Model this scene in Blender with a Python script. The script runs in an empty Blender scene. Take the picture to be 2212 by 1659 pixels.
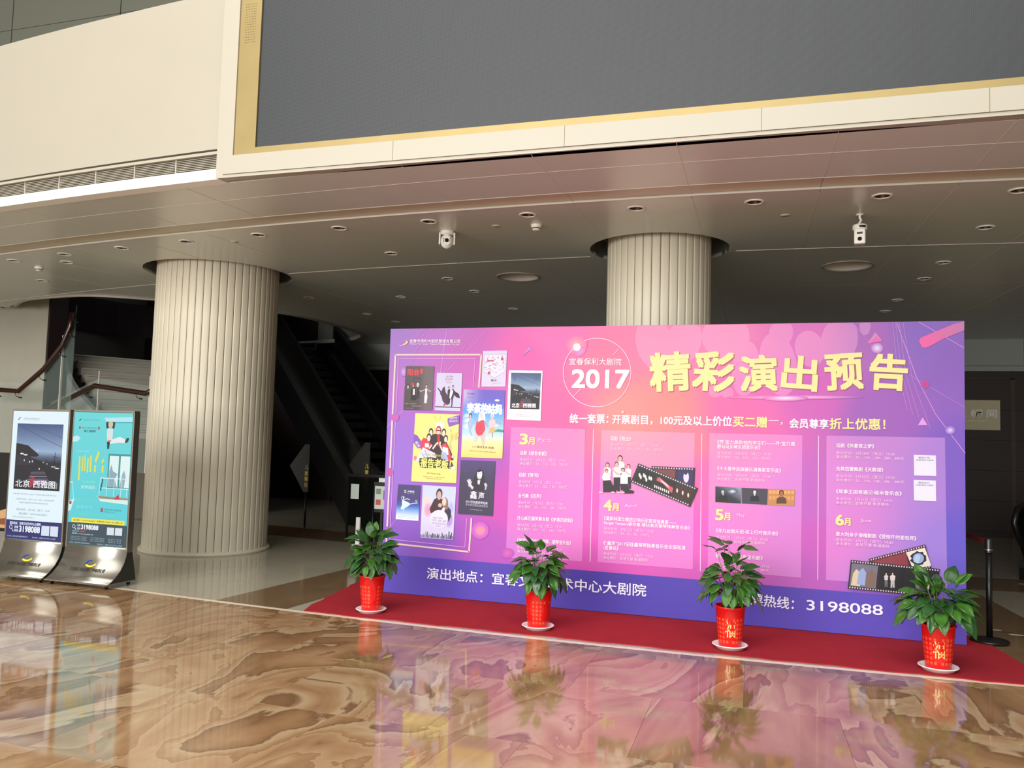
import bpy, bmesh, math, random
from mathutils import Vector, Matrix
from mathutils.geometry import tessellate_polygon
random.seed(7)
PI = math.pi
sc = bpy.context.scene
COL = sc.collection
# ------------------------------------------------------------------ camera, light, exposure
FPX = 1789.0; IW, IH = 2212.0, 1659.0
PITCH, ROLL, YAW, CAMH = map(math.radians, (3.79, 1.631, 17.55, 0))
CAMO = Vector((0, 0, 1.7))
fwd = Vector((-math.sin(YAW)*math.cos(PITCH), math.cos(YAW)*math.cos(PITCH), math.sin(PITCH)))
rt0 = Vector((math.cos(YAW), math.sin(YAW), 0)); up0 = rt0.cross(fwd)
CR = rt0*math.cos(ROLL) + up0*math.sin(ROLL); CU = -rt0*math.sin(ROLL) + up0*math.cos(ROLL)
cam = bpy.data.cameras.new('camera'); cam.sensor_width = 36; cam.lens = FPX/IW*36; cam.clip_end = 200
co = bpy.data.objects.new('camera', cam); COL.objects.link(co); sc.camera = co
co.matrix_world = Matrix.Translation(CAMO) @ Matrix((CR, CU, -fwd)).transposed().to_4x4()
sc.view_settings.view_transform = 'Standard'; sc.view_settings.look = 'None'
sc.view_settings.exposure = 0.0; sc.view_settings.gamma = 1.0; sc.view_settings.use_curve_mapping = False
w = bpy.data.worlds.new('sky'); sc.world = w; w.use_nodes = True
w.node_tree.nodes['Background'].inputs[0].default_value = (.80, .88, 1, 1)
w.node_tree.nodes['Background'].inputs[1].default_value = .25

def area(name, loc, rot, sx, sy, power, color=(1, 1, 1)):
    l = bpy.data.lights.new(name, 'AREA'); l.shape = 'RECTANGLE'; l.size = sx; l.size_y = sy
    l.energy = power; l.color = color
    o = bpy.data.objects.new(name, l); COL.objects.link(o); o.location = loc; o.rotation_euler = rot
    return o
# daylight entering through the glass front of the foyer, behind the camera
area('facade_daylight', (-7, -13.6, 4.6), (math.radians(90), 0, 0), 18, 9, 5900, (1, .99, .96))
# unseen fill light added overhead so the floor bounces light onto the ceiling
area('overhead_fill', (-2, -3.5, 11.9), (0, 0, 0), 18, 12, 2500, (1, .99, .96))

def ray(px, py):
    return fwd + CR*((px-IW/2)/FPX) - CU*((py-IH/2)/FPX)
def atz(px, py, z):
    d = ray(px, py); return CAMO + d*((z-CAMO.z)/d.z)
def aty(px, py, Y):
    d = ray(px, py); return CAMO + d*(Y/d.y)

# ------------------------------------------------------------------ colour and materials
def lin(c):
    c = c/255.0
    return c/12.92 if c <= .04045 else ((c+.055)/1.055)**2.4
def S(r, g, b, k=1.0):
    return (lin(r)*k, lin(g)*k, lin(b)*k, 1)

def mat(name, col, rough=.5, metal=0, spec=.5, coat=0, emis=None, es=0, noise=0, nscale=8, bump=0, bscale=200):
    m = bpy.data.materials.new(name); m.use_nodes = True; nt = m.node_tree; b = nt.nodes['Principled BSDF']
    b.inputs['Base Color'].default_value = col; b.inputs['Roughness'].default_value = rough
    b.inputs['Metallic'].default_value = metal; b.inputs['Specular IOR Level'].default_value = spec
    b.inputs['Coat Weight'].default_value = coat
    if emis: b.inputs['Emission Color'].default_value = emis; b.inputs['Emission Strength'].default_value = es
    if noise or bump:
        tc = nt.nodes.new('ShaderNodeNewGeometry')
    if noise:
        n = nt.nodes.new('ShaderNodeTexNoise'); n.inputs['Scale'].default_value = nscale; n.inputs['Detail'].default_value = 5
        nt.links.new(tc.outputs['Position'], n.inputs['Vector'])
        mx = nt.nodes.new('ShaderNodeMix'); mx.data_type = 'RGBA'; mx.blend_type = 'MULTIPLY'; mx.inputs[0].default_value = 1
        rp = nt.nodes.new('ShaderNodeMapRange'); rp.inputs[3].default_value = 1-noise; rp.inputs[4].default_value = 1+noise
        nt.links.new(n.outputs['Fac'], rp.inputs[0])
        mx.inputs[6].default_value = col; nt.links.new(rp.outputs[0], mx.inputs[7]); nt.links.new(mx.outputs[2], b.inputs['Base Color'])
    if bump:
        n2 = nt.nodes.new('ShaderNodeTexNoise'); n2.inputs['Scale'].default_value = bscale
        nt.links.new(tc.outputs['Position'], n2.inputs['Vector'])
        bp = nt.nodes.new('ShaderNodeBump'); bp.inputs['Strength'].default_value = bump; bp.inputs['Distance'].default_value = .002
        nt.links.new(n2.outputs['Fac'], bp.inputs['Height']); nt.links.new(bp.outputs[0], b.inputs['Normal'])
    return m

def marble(name, stops, rough, scale, veins):
    """stone with flowing layers; each slab shifts the pattern so the joints read"""
    m = bpy.data.materials.new(name); m.use_nodes = True; nt = m.node_tree; N = nt.nodes; L = nt.links
    b = N['Principled BSDF']; b.inputs['Roughness'].default_value = rough; b.inputs['Specular IOR Level'].default_value = .5
    g = N.new('ShaderNodeNewGeometry'); oi = N.new('ShaderNodeObjectInfo')
    cb = N.new('ShaderNodeCombineXYZ'); L.new(oi.outputs['Random'], cb.inputs[2])
    sc1 = N.new('ShaderNodeVectorMath'); sc1.operation = 'SCALE'; sc1.inputs[3].default_value = 7; L.new(cb.outputs[0], sc1.inputs[0])
    ad = N.new('ShaderNodeVectorMath'); L.new(g.outputs['Position'], ad.inputs[0]); L.new(sc1.outputs[0], ad.inputs[1])
    mp = N.new('ShaderNodeMapping'); mp.inputs['Rotation'].default_value = (0, 0, math.radians(-24)); mp.inputs['Scale'].default_value = (1.15, .5, 1)
    L.new(ad.outputs[0], mp.inputs[0])
    n1 = N.new('ShaderNodeTexNoise'); n1.inputs['Scale'].default_value = scale; n1.inputs['Detail'].default_value = 7
    n1.inputs['Roughness'].default_value = .5; n1.inputs['Distortion'].default_value = 1.3
    L.new(mp.outputs[0], n1.inputs['Vector'])
    n2 = N.new('ShaderNodeTexNoise'); n2.inputs['Scale'].default_value = scale*.45; n2.inputs['Detail'].default_value = 4; n2.inputs['Distortion'].default_value = .8
    L.new(mp.outputs[0], n2.inputs['Vector'])
    mul = N.new('ShaderNodeMath'); mul.operation = 'MULTIPLY_ADD'; mul.inputs[1].default_value = veins
    L.new(n1.outputs['Fac'], mul.inputs[0]); L.new(n2.outputs['Fac'], mul.inputs[2])
    fr = N.new('ShaderNodeMath'); fr.operation = 'FRACT'; L.new(mul.outputs[0], fr.inputs[0])
    rp = N.new('ShaderNodeValToRGB'); L.new(fr.outputs[0], rp.inputs[0])
    el = rp.color_ramp.elements
    el[0].position, el[0].color = stops[0]; el[1].position, el[1].color = stops[-1]
    for p, c in stops[1:-1]:
        e = el.new(p); e.color = c
    L.new(rp.outputs[0], b.inputs['Base Color'])
    n3 = N.new('ShaderNodeTexNoise'); n3.inputs['Scale'].default_value = 1.3; L.new(g.outputs['Position'], n3.inputs['Vector'])
    bp = N.new('ShaderNodeBump'); bp.inputs['Strength'].default_value = .1; bp.inputs['Distance'].default_value = .003
    L.new(n3.outputs['Fac'], bp.inputs['Height']); L.new(bp.outputs[0], b.inputs['Normal'])
    return m

def vcmat(name, emit=0, rough=.45):
    m = bpy.data.materials.new(name); m.use_nodes = True; nt = m.node_tree; b = nt.nodes['Principled BSDF']
    a = nt.nodes.new('ShaderNodeVertexColor'); a.layer_name = 'ink'
    b.inputs['Roughness'].default_value = rough
    if emit:
        nt.links.new(a.outputs[0], b.inputs['Emission Color']); b.inputs['Emission Strength'].default_value = emit
        b.inputs['Base Color'].default_value = (.02, .02, .02, 1); b.inputs['Specular IOR Level'].default_value = .12
    else:
        nt.links.new(a.outputs[0], b.inputs['Base Color'])
        b.inputs['Specular IOR Level'].default_value = .25
    return m

M = {}
M['cream_wall'] = mat('cream_wall', S(232, 223, 203, .45), .55, noise=.035, nscale=1.3)
M['cream_trim'] = mat('cream_trim', S(236, 228, 208, .46), .4)
M['white_trim'] = mat('white_trim', S(250, 250, 244), .45)
M['ceil'] = mat('ceiling_panel', S(214, 218, 210), .27, metal=.0, spec=.5)
M['ceil_band'] = mat('ceiling_band', S(206, 198, 174), .4)
M['joint'] = mat('joint_trim', S(215, 208, 198), .4)
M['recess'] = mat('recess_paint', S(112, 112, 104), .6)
M['brass'] = mat('brushed_brass', S(150, 132, 88), .42, metal=.6, noise=.12, nscale=3)
M['slat'] = mat('column_slat', S(220, 212, 190, .92), .5, noise=.03, nscale=3)
M['slatcore'] = mat('column_core', S(120, 112, 95), .7)
M['wood'] = mat('dark_wood', S(40, 24, 18), .55, noise=.2, nscale=6)
M['woodframe'] = mat('wood_frame', S(58, 40, 30), .5)
M['frieze'] = mat('frieze_panel', S(150, 154, 150), .5)
M['upper'] = mat('upper_panel', S(112, 114, 102), .6)
M['black'] = mat('black_plastic', S(18, 18, 19), .35)
M['blackmetal'] = mat('black_metal', S(22, 22, 24), .3, metal=.3)
M['steel'] = mat('brushed_steel', S(170, 165, 155), .3, metal=.9)
M['darksteel'] = mat('dark_steel', S(70, 70, 66), .4, metal=.6)
M['white'] = mat('white_plastic', S(238, 236, 228), .35)
M['guard'] = mat('guard_board', S(24, 24, 21), .5)
M['escband'] = mat('escalator_band', S(40, 42, 40), .45, metal=.3)
M['lens'] = mat('lens', S(10, 10, 14), .1)
M['carpet'] = mat('red_carpet', S(160, 42, 50), .95, spec=.1, noise=.14, nscale=5, bump=.8, bscale=400)
M['pot'] = mat('red_pot', S(212, 22, 20), .3, coat=.3)
M['gold'] = mat('gold_print', S(236, 200, 120), .35, metal=.25)
M['goldfaint'] = mat('gold_print_faint', S(228, 92, 58), .4)
M['saucer'] = mat('white_saucer', S(250, 247, 240), .4)
M['soil'] = mat('soil', S(44, 32, 24), .9, noise=.4, nscale=60)
M['leaf'] = mat('leaf_green', S(58, 104, 34), .34, spec=.5, noise=.32, nscale=14)
M['leafdark'] = mat('leaf_dark', S(38, 78, 32), .32, spec=.5, noise=.3, nscale=14)
M['stem'] = mat('stem_green', S(96, 124, 62), .5)
M['glass'] = mat('glass', S(200, 225, 215), .02)
gb = M['glass'].node_tree.nodes['Principled BSDF']; gb.inputs['Alpha'].default_value = .07; gb.inputs['Metallic'].default_value = 0
M['glassdark'] = mat('glass_dark', S(16, 18, 17), .12); M['glassdark'].node_tree.nodes['Principled BSDF'].inputs['Alpha'].default_value = .8
M['handrail'] = mat('red_wood_rail', S(50, 22, 16), .3, coat=.3)
M['stone'] = mat('stair_stone', S(176, 170, 156), .4, noise=.12, nscale=2)
M['greywall'] = mat('grey_wall', S(120, 116, 104), .6)
M['paper'] = mat('paper', S(215, 225, 215), .7)
M['print'] = vcmat('vinyl_print'); M['lightbox'] = vcmat('lightbox_film', emit=1.0, rough=.55)
M['boardside'] = mat('board_side', S(96, 66, 150), .6)
M['timber'] = mat('raw_timber', S(150, 115, 75), .8)
M['marble'] = marble('brown_marble', [(0, S(204, 169, 128, .74)), (.1, S(194, 153, 112, .74)), (.22, S(180, 139, 100, .74)), (.3, S(156, 117, 82, .74)), (.34, S(198, 159, 118, .74)),
                                      (.52, S(182, 141, 102, .74)), (.66, S(166, 127, 90, .74)), (.74, S(144, 107, 76, .74)), (.78, S(210, 181, 142, .74)), (.9, S(192, 153, 112, .74)), (1, S(174, 133, 96, .74))], .055, .9, 2.7)
M['beige'] = marble('beige_stone', [(0, S(178, 172, 154)), (.4, S(168, 160, 140)), (.7, S(184, 178, 160)), (1, S(172, 165, 146))], .09, .8, 1.2)
M['brownstone'] = marble('brown_stone', [(0, S(130, 106, 78)), (.5, S(112, 90, 66)), (1, S(124, 100, 74))], .09, .8, 1.4)
M['border'] = mat('floor_border', S(245, 228, 204), .2)
M['grout'] = mat('grout', S(120, 96, 74), .7)

def ledmat():
    m = mat('led_tiles', S(78, 84, 90), .5); nt = m.node_tree; N = nt.nodes; L = nt.links
    g = N.new('ShaderNodeNewGeometry'); sx = N.new('ShaderNodeSeparateXYZ'); L.new(g.outputs['Position'], sx.inputs[0])
    def grid(sock, per, sharp):
        a = N.new('ShaderNodeMath'); a.operation = 'DIVIDE'; a.inputs[1].default_value = per; L.new(sock, a.inputs[0])
        f = N.new('ShaderNodeMath'); f.operation = 'FRACT'; L.new(a.outputs[0], f.inputs[0])
        c = N.new('ShaderNodeMath'); c.operation = 'GREATER_THAN'; c.inputs[1].default_value = sharp; L.new(f.outputs[0], c.inputs[0]); return c
    a = grid(sx.outputs[2], .0125, .45); b = grid(sx.outputs[0], .0125, .3)
    mu = N.new('ShaderNodeMath'); mu.operation = 'MULTIPLY'; L.new(a.outputs[0], mu.inputs[0]); L.new(b.outputs[0], mu.inputs[1])
    mx = N.new('ShaderNodeMix'); mx.data_type = 'RGBA'; L.new(mu.outputs[0], mx.inputs[0])
    mx.inputs[6].default_value = S(32, 35, 38); mx.inputs[7].default_value = S(48, 52, 56)
    L.new(mx.outputs[2], N['Principled BSDF'].inputs['Base Color']); return m
M['led'] = ledmat()

# ------------------------------------------------------------------ mesh helpers
class MB:
    def __init__(s): s.v = []; s.f = []; s.sm = []
    def add(s, vs, fs, smooth=False):
        o = len(s.v); s.v += [tuple(v) for v in vs]; s.f += [tuple(i+o for i in f) for f in fs]; s.sm += [smooth]*len(fs); return s
    def box(s, x0, x1, y0, y1, z0, z1):
        v = [(x, y, z) for z in (z0, z1) for y in (y0, y1) for x in (x0, x1)]
        return s.add(v, [(0, 2, 3, 1), (4, 5, 7, 6), (0, 1, 5, 4), (2, 6, 7, 3), (0, 4, 6, 2), (1, 3, 7, 5)])
    def prism(s, pts, d):       # pts: coplanar loop of Vectors, d: offset vector
        n = len(pts); d = Vector(d); P = [Vector(p) for p in pts]
        tr = tessellate_polygon([P]) if n > 4 else [tuple(range(n))]
        vs = P + [p+d for p in P]
        fs = [tuple(t) for t in tr] + [tuple(i+n for i in reversed(t)) for t in tr]
        fs += [(i, (i+1) % n, (i+1) % n+n, i+n) for i in range(n)]
        return s.add(vs, fs)
    def lathe(s, prof, n=32, cx=0, cy=0, a0=0, a1=2*PI, smooth=True, cap=False):
        full = abs(a1-a0-2*PI) < 1e-6; m = n if full else n+1; vs = []
        for r, z in prof:
            for i in range(m):
                a = a0+(a1-a0)*i/n; vs.append((cx+r*math.cos(a), cy+r*math.sin(a), z))
        fs = []
        for k in range(len(prof)-1):
            for i in range(n):
                j = (i+1) % m; fs.append((k*m+i, k*m+j, (k+1)*m+j, (k+1)*m+i))
        if cap and full:
            fs.append(tuple(range(m-1, -1, -1))); fs.append(tuple((len(prof)-1)*m+i for i in range(m)))
        return s.add(vs, fs, smooth)
    def tube(s, pts, r, n=8, cap=True):
        P = [Vector(p) for p in pts]; vs = []; fs = []
        prev = None
        for k, p in enumerate(P):
            t = (P[min(k+1, len(P)-1)]-P[max(k-1, 0)]).normalized()
            if prev is None:
                a = t.cross(Vector((0, 0, 1)))
                if a.length < .1: a = t.cross(Vector((1, 0, 0)))
            else: a = prev - t*prev.dot(t)
            a.normalize(); prev = a; b = t.cross(a); rr = r[k] if isinstance(r, (list, tuple)) else r
            for i in range(n):
                an = 2*PI*i/n; vs.append(p + a*(rr*math.cos(an)) + b*(rr*math.sin(an)))
        for k in range(len(P)-1):
            for i in range(n):
                j = (i+1) % n; fs.append((k*n+i, k*n+j, (k+1)*n+j, (k+1)*n+i))
        if cap: fs.append(tuple(range(n-1, -1, -1))); fs.append(tuple((len(P)-1)*n+i for i in range(n)))
        return s.add(vs, fs, True)
    def mesh(s, name, m=None):
        me = bpy.data.meshes.new(name); me.from_pydata(s.v, [], s.f)
        me.polygons.foreach_set('use_smooth', s.sm)
        if m: me.materials.append(m)
        bm = bmesh.new(); bm.from_mesh(me); bmesh.ops.recalc_face_normals(bm, faces=bm.faces); bm.to_mesh(me); bm.free()
        return me
    def obj(s, name, m, parent=None, loc=None, rotz=0):
        return link(name, s.mesh(name, m), parent, loc, rotz)

def link(name, me, parent=None, loc=None, rotz=0):
    o = bpy.data.objects.new(name, me); COL.objects.link(o)
    if parent: o.parent = parent
    if loc: o.location = loc
    if rotz: o.rotation_euler = (0, 0, rotz)
    return o
def tag(o, label=None, cat=None, group=None, kind=None):
    if label: o['label'] = label
    if cat: o['category'] = cat
    if group: o['group'] = group
    if kind: o['kind'] = kind
    return o
def thing(name, label, cat, loc=(0, 0, 0), rotz=0, group=None):
    o = bpy.data.objects.new(name, None); COL.objects.link(o); o.location = loc; o.rotation_euler = (0, 0, rotz)
    o.empty_display_size = .1
    return tag(o, label, cat, group)
def bevel_mesh(me, w_, seg=1):
    bm = bmesh.new(); bm.from_mesh(me)
    bmesh.ops.bevel(bm, geom=list(bm.edges), offset=w_, segments=seg, affect='EDGES', profile=.7, clamp_overlap=True)
    bm.to_mesh(me); bm.free(); return me
def boxobj(name, m, parent, x0, x1, y0, y1, z0, z1, bev=0, loc=None):
    b = MB().box(x0, x1, y0, y1, z0, z1); me = b.mesh(name, m)
    if bev: bevel_mesh(me, bev)
    return link(name, me, parent, loc)

# plan geometry of the foyer: everything bends about one centre
CX, CY = -1.3, 55.0
def pol(R, x):              # point at arc length offset (x-CX measured at R=48) and radius R
    a = (x-CX)/48.0
    return Vector((CX + R*math.sin(a), CY - R*math.cos(a), 0))
def cell(R0, R1, xa, xb, z0, z1, gap=.003, n=3, R=48.0):
    """slab between radii R0>R1 and angular coordinates xa..xb, in coordinates turned to the cell's own middle"""
    h = (xb-xa)/2/48.0; a = [-h+gap/R + 2*(h-gap/R)*i/n for i in range(n+1)]
    lo = [Vector(((R0-gap)*math.sin(t), -(R0-gap)*math.cos(t), z0)) for t in a]
    hi = [Vector(((R1+gap)*math.sin(t), -(R1+gap)*math.cos(t), z0)) for t in reversed(a)]
    return MB().prism(lo+hi, (0, 0, z1-z0))
def place_cell(name, me, xm, parent):
    o = link(name, me, parent); o.location = (CX, CY, 0); o.rotation_euler = (0, 0, (xm-CX)/48.0); return o
def arc_x(R, x_world):     # angular coordinate of a world x on radius R
    return CX + 48.0*math.asin((x_world-CX)/R)

# ------------------------------------------------------------------ floor
FL = boxobj('floor', M['grout'], None, -22, 16, -14, 24, -.3, -.012); tag(FL, kind='structure')
XS = [-5.33-1.067*k for k in range(9, 0, -1)] + [-5.33, -4.47, -3.41, -2.35, -1.29, -.23, .83, 1.87, 2.73] + [2.73+1.067*k for k in range(1, 5)]
brown_cols = {(-5.33, -4.47), (1.87, 2.73)}
rows = [48.0-1.13*k for k in range(0, 13)]
cache = {}
for k in range(len(rows)-1):
    for i in range(len(XS)-1):
        xa, xb = XS[i], XS[i+1]
        br = (xa, xb) in brown_cols or k == 4
        key = (k, round(xb-xa, 3), br)
        if key not in cache:
            cache[key] = cell(rows[k], rows[k+1], xa, xb, -.012, 0, .0008, 2).mesh('floor_slab', M['brownstone' if br else 'beige'])
        place_cell('stone_slab', cache[key], (xa+xb)/2, FL)
mrows = [48.06, 48.19] + [48.19+1.11*k for k in range(1, 7)]
XM = [-1.33+1.13*k for k in range(-9, 7)]
for k in range(len(mrows)-1):
    me = None
    for i in range(len(XM)-1):
        if me is None: me = cell(mrows[k+1], mrows[k], XM[i], XM[i+1], -.012, 0, .0008, 2).mesh('floor_slab', M['marble'])
        off = .0 if k % 2 else .565
        place_cell('marble_slab', me, (XM[i]+XM[i+1])/2+off*(k > 0), FL)
b = MB()
for x0 in [-22+1.6*k for k in range(24)]:
    for y0 in [-14+1.6*k for k in range(10)]:
        if y0+1.6 < .2: b.box(x0+.002, x0+1.598, y0+.002, y0+1.598, -.012, 0)
tag(b.obj('marble_slabs_beyond', M['marble'], FL), kind='stuff')
b = MB()     # sides of the brown field outside the frame
b.box(-22, -11.2, .3, 9.0, -.012, -.001).box(5.1, 16, .3, 9, -.012, -.001)
b.obj('side_paving', M['marble'], FL)
b = MB().box(-22, -15, 9.0, 24, -.012, -.001).box(7.1, 16, 9.0, 24, -.012, -.001); b.obj('side_stone_paving', M['beige'], FL)
st = cell(48.06, 48.0, XS[0], XS[-1], -.012, .0005, 0, 60).mesh('border', M['border'])
place_cell('border_strip', st, (XS[0]+XS[-1])/2, FL)

# ------------------------------------------------------------------ ceiling with real holes
CE = bpy.data.objects.new('ceiling', None); COL.objects.link(CE); tag(CE, kind='structure')
ZC = 4.0
C1 = Vector((-7.80, 10.21, 0)); C2 = Vector((-1.31, 9.80, 0)); R1, R2 = .85, .605
HOLE1, HOLE2 = 1.04, .82
down = []
for k in range(-8, 4):
    down.append((pol(47.0, -1.3+1.14*k).x, pol(47.0, -1.3+1.14*k).y, .072))
for x, y in ((2.06, 9.41), (1.97, 11.10), (1.92, 12.12), (1.81, 13.8), (1.77, 14.9), (-4.62, 9.40), (-4.53, 11.08), (-4.49, 12.11), (-4.40, 13.87),
             (-7.55, 12.27), (-7.40, 14.1), (-7.30, 15.16), (-9.47, 9.07), (-11.1, 10.18), (-5.9, 12.42)):
    down.append((x, y, .07))
big = [(-3.47, 11.12, .285), (.885, 11.12, .285)]
ov = [(-13.98, 12.2), (-13.16, 11.68), (-12.4, 11.49), (-11.35, 11.45), (-10.4, 12.05), (-9.6, 12.85), (-9.1, 13.55), (-8.85, 14.3), (-8.8, 15), (-8.81, 15.9),
      (-9.0, 17), (-9.7, 17.9), (-10.32, 18.25), (-12, 18.6), (-14.5, 18.5), (-16, 17), (-16, 14.5), (-15.2, 13)]
def smooth_loop(P, n=4):
    out = []
    for i in range(len(P)):
        p0, p1, p2, p3 = [Vector(P[(i+j) % len(P)]) for j in (-1, 0, 1, 2)]
        for k in range(n):
            t = k/n
            out.append(.5*((2*p1)+(p2-p0)*t+(2*p0-5*p1+4*p2-p3)*t*t+(3*p1-p0-3*p2+p3)*t**3))
    return out
OV = smooth_loop(ov)
cutters = []
def cutter(me, cx, cy, rad):
    o = bpy.data.objects.new('cutter', me); COL.objects.link(o); cutters.append((o, cx, cy, rad))
for x, y, r in down: cutter(MB().lathe([(r, 3.9), (r, 4.2)], 20, x, y, cap=True).mesh('c'), x, y, r)
for x, y, r in big: cutter(MB().lathe([(r, 3.9), (r, 4.2)], 40, x, y, cap=True).mesh('c'), x, y, r)
cutter(MB().lathe([(HOLE1, 3.9), (HOLE1, 4.2)], 64, C1.x, C1.y, cap=True).mesh('c'), C1.x, C1.y, HOLE1)
cutter(MB().lathe([(HOLE2, 3.9), (HOLE2, 4.2)], 64, C2.x, C2.y, cap=True).mesh('c'), C2.x, C2.y, HOLE2)
cutter(MB().prism([Vector((p.x, p.y, 3.9)) for p in OV], (0, 0, .3)).mesh('c'), -12.3, 15, 4.6)
crow = [(48.72, 48.26, 'ceil', 0), (48.26, 47.63, 'ceil', 0), (47.63, 47.31, 'ceil_band', .02), (47.31, 44.98, 'ceil', 0), (44.98, 42.65, 'ceil', 0),
        (42.65, 40.3, 'ceil', 0), (40.3, 38, 'ceil', 0), (38, 35.9, 'ceil', 0)]
CXS = [-.73+1.145*k for k in range(-13, 10)]
todo = []
cache = {}
for k, (ra, rb, mn, dz) in enumerate(crow):
    xs = CXS if k != 2 else CXS[::2]
    for i in range(len(xs)-1):
        key = (k, round(xs[i+1]-xs[i], 3))
        if key not in cache: cache[key] = cell(ra, rb, xs[i], xs[i+1], ZC+dz, ZC+.05, .002, 3).mesh('ceiling_panel', M[mn])
        o = place_cell('ceiling_panel', cache[key], (xs[i]+xs[i+1])/2, CE)
        c = pol((ra+rb)/2, (xs[i]+xs[i+1])/2); rr = math.hypot((ra-rb)/2, (xs[i+1]-xs[i])/2)
        hit = [q for q in cutters if math.hypot(q[1]-c.x, q[2]-c.y) < q[3]+rr+.02]
        if hit: todo.append((o, hit))
bpy.context.view_layer.update()
for o, hit in todo:
    o.data = o.data.copy()
    for q in hit:
        m_ = o.modifiers.new('b', 'BOOLEAN'); m_.operation = 'DIFFERENCE'; m_.object = q[0]; m_.solver = 'EXACT'
bpy.context.view_layer.update()
dg = bpy.context.evaluated_depsgraph_get()
new = [(o, bpy.data.meshes.new_from_object(o.evaluated_get(dg))) for o, _ in todo]
for o, me in new:
    o.modifiers.clear()
    if len(me.polygons): o.data = me
    else: bpy.data.objects.remove(o)
for q in cutters: bpy.data.objects.remove(q[0])
def in_hole(x, y, pad=.0):
    if math.hypot(x-C1.x, y-C1.y) < HOLE1+pad or math.hypot(x-C2.x, y-C2.y) < HOLE2+pad: return True
    for bx, by, br in big:
        if math.hypot(x-bx, y-by) < br+pad: return True
    ins = False; n = len(OV)
    for i in range(n):
        a, b_ = OV[i], OV[(i+1) % n]
        if (a.y > y) != (b_.y > y) and x < (b_.x-a.x)*(y-a.y)/(b_.y-a.y)+a.x: ins = not ins
    return ins
def trim_arc(R, wd, hgt, xs, m, name):
    b = MB(); N_ = 160
    for i in range(N_):
        xa = xs[0]+(xs[1]-xs[0])*i/N_; xb = xs[0]+(xs[1]-xs[0])*(i+1)/N_
        p = pol(R, (xa+xb)/2)
        if in_hole(p.x, p.y, .05): continue
        q = [pol(R, xa), pol(R, xb), pol(R-wd, xb), pol(R-wd, xa)]
        b.prism([v+Vector((0, 0, ZC-hgt)) for v in q], (0, 0, hgt+.01))
    b.obj(name, m, CE)
trim_arc(47.64, .012, .003, (-16, 9), M['joint'], 'joint_trim')
trim_arc(47.32, .014, .003, (-16, 9), M['joint'], 'joint_trim')
trim_arc(44.985, .022, .004, (-16, 9), M['joint'], 'joint_trim')
trim_arc(48.262, .006, .002, (-16, 9), M['joint'], 'joint_trim')
b = MB()
for x in CXS:
    for k in range(120):
        ra = 48.7-k*.1
        if 47.2 < ra < 47.8: continue
        p = pol(ra, x)
        if in_hole(p.x, p.y, .08): continue
        a = (x-CX)/48; t = Vector((math.cos(a), math.sin(a), 0))*.0022
        b.prism([pol(ra, x)-t+Vector((0, 0, ZC-.002)), pol(ra, x)+t+Vector((0, 0, ZC-.002)), pol(ra-.1, x)+t+Vector((0, 0, ZC-.002)), pol(ra-.1, x)-t+Vector((0, 0, ZC-.002))], (0, 0, .01))
b.obj('radial_joint_trim', M['joint'], CE)
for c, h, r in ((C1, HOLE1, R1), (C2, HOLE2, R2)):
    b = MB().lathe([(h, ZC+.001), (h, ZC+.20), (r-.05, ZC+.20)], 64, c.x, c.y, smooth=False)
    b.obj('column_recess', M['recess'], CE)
# lip and inner face of the oval opening
b = MB(); n = len(OV)
for i in range(50):
    p, q = OV[i], OV[(i+1) % n]; cen = Vector((-12, 15))
    pi = p+(cen-p).normalized()*.05; qi = q+(cen-q).normalized()*.05
    v3 = lambda v, z: Vector((v.x, v.y, z))
    b.add([v3(p, ZC-.03), v3(q, ZC-.03), v3(qi, ZC-.03), v3(pi, ZC-.03), v3(p, ZC+.06), v3(q, ZC+.06), v3(qi, ZC+.06), v3(pi, ZC+.06)],
          [(0, 1, 2, 3), (4, 7, 6, 5), (0, 4, 5, 1), (2, 6, 7, 3)])
b.obj('opening_lip', M['cream_trim'], CE)
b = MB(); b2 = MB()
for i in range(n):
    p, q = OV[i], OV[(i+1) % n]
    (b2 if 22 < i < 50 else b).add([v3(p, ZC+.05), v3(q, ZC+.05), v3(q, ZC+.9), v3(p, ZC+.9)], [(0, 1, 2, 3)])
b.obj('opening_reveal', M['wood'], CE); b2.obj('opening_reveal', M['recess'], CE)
# concrete slab above, with the opening left free (four pieces round it)

# ------------------------------------------------------------------ walls
rear = bpy.data.objects.new('wall_rear', None); COL.objects.link(rear); tag(rear, kind='structure')
boxobj('backing', M['wood'], rear, -16.2, 10, 18.96, 19.2, 0, 4.3)
for k in range(9):
    x0 = -13.4+2.6*k
    boxobj('frieze_panel', M['frieze'], rear, x0+.003, x0+2.597, 18.88, 18.96, 3.46, 4.0)
    boxobj('frieze_panel', M['frieze'], rear, x0+.003, x0+2.597, 18.86, 18.96, 3.345, 3.45)
xw = -13.0
while xw < 8:
    nx = xw+2.2
    for j in range(5):
        boxobj('wood_panel', M['wood'], rear, xw+.04, nx-.04, 18.92, 18.96, .12+.61*j, .12+.61*(j+1)-.012)
    boxobj('wood_stile', M['woodframe'], rear, nx-.04, nx+.04, 18.90, 18.96, 0, 3.2)
    xw = nx
boxobj('head_rail', M['woodframe'], rear, -13, 8.7, 18.90, 18.96, 3.18, 3.2)
o = tag(boxobj('wall_right', M['greywall'], None, 10, 10.2, 8.1, 19.2, 0, 9), kind='structure')
o = tag(boxobj('wall_left', M['greywall'], None, -16.4, -16.2, 9.1, 24, 0, 9.5), kind='structure')
boxobj('wall_atrium_left', M['cream_wall'], None, -22.2, -22, -14, 24, 0, 12)['kind'] = 'structure'
boxobj('wall_atrium_right', M['cream_wall'], None, 16, 16.2, -14, 24, 0, 12)['kind'] = 'structure'
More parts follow.
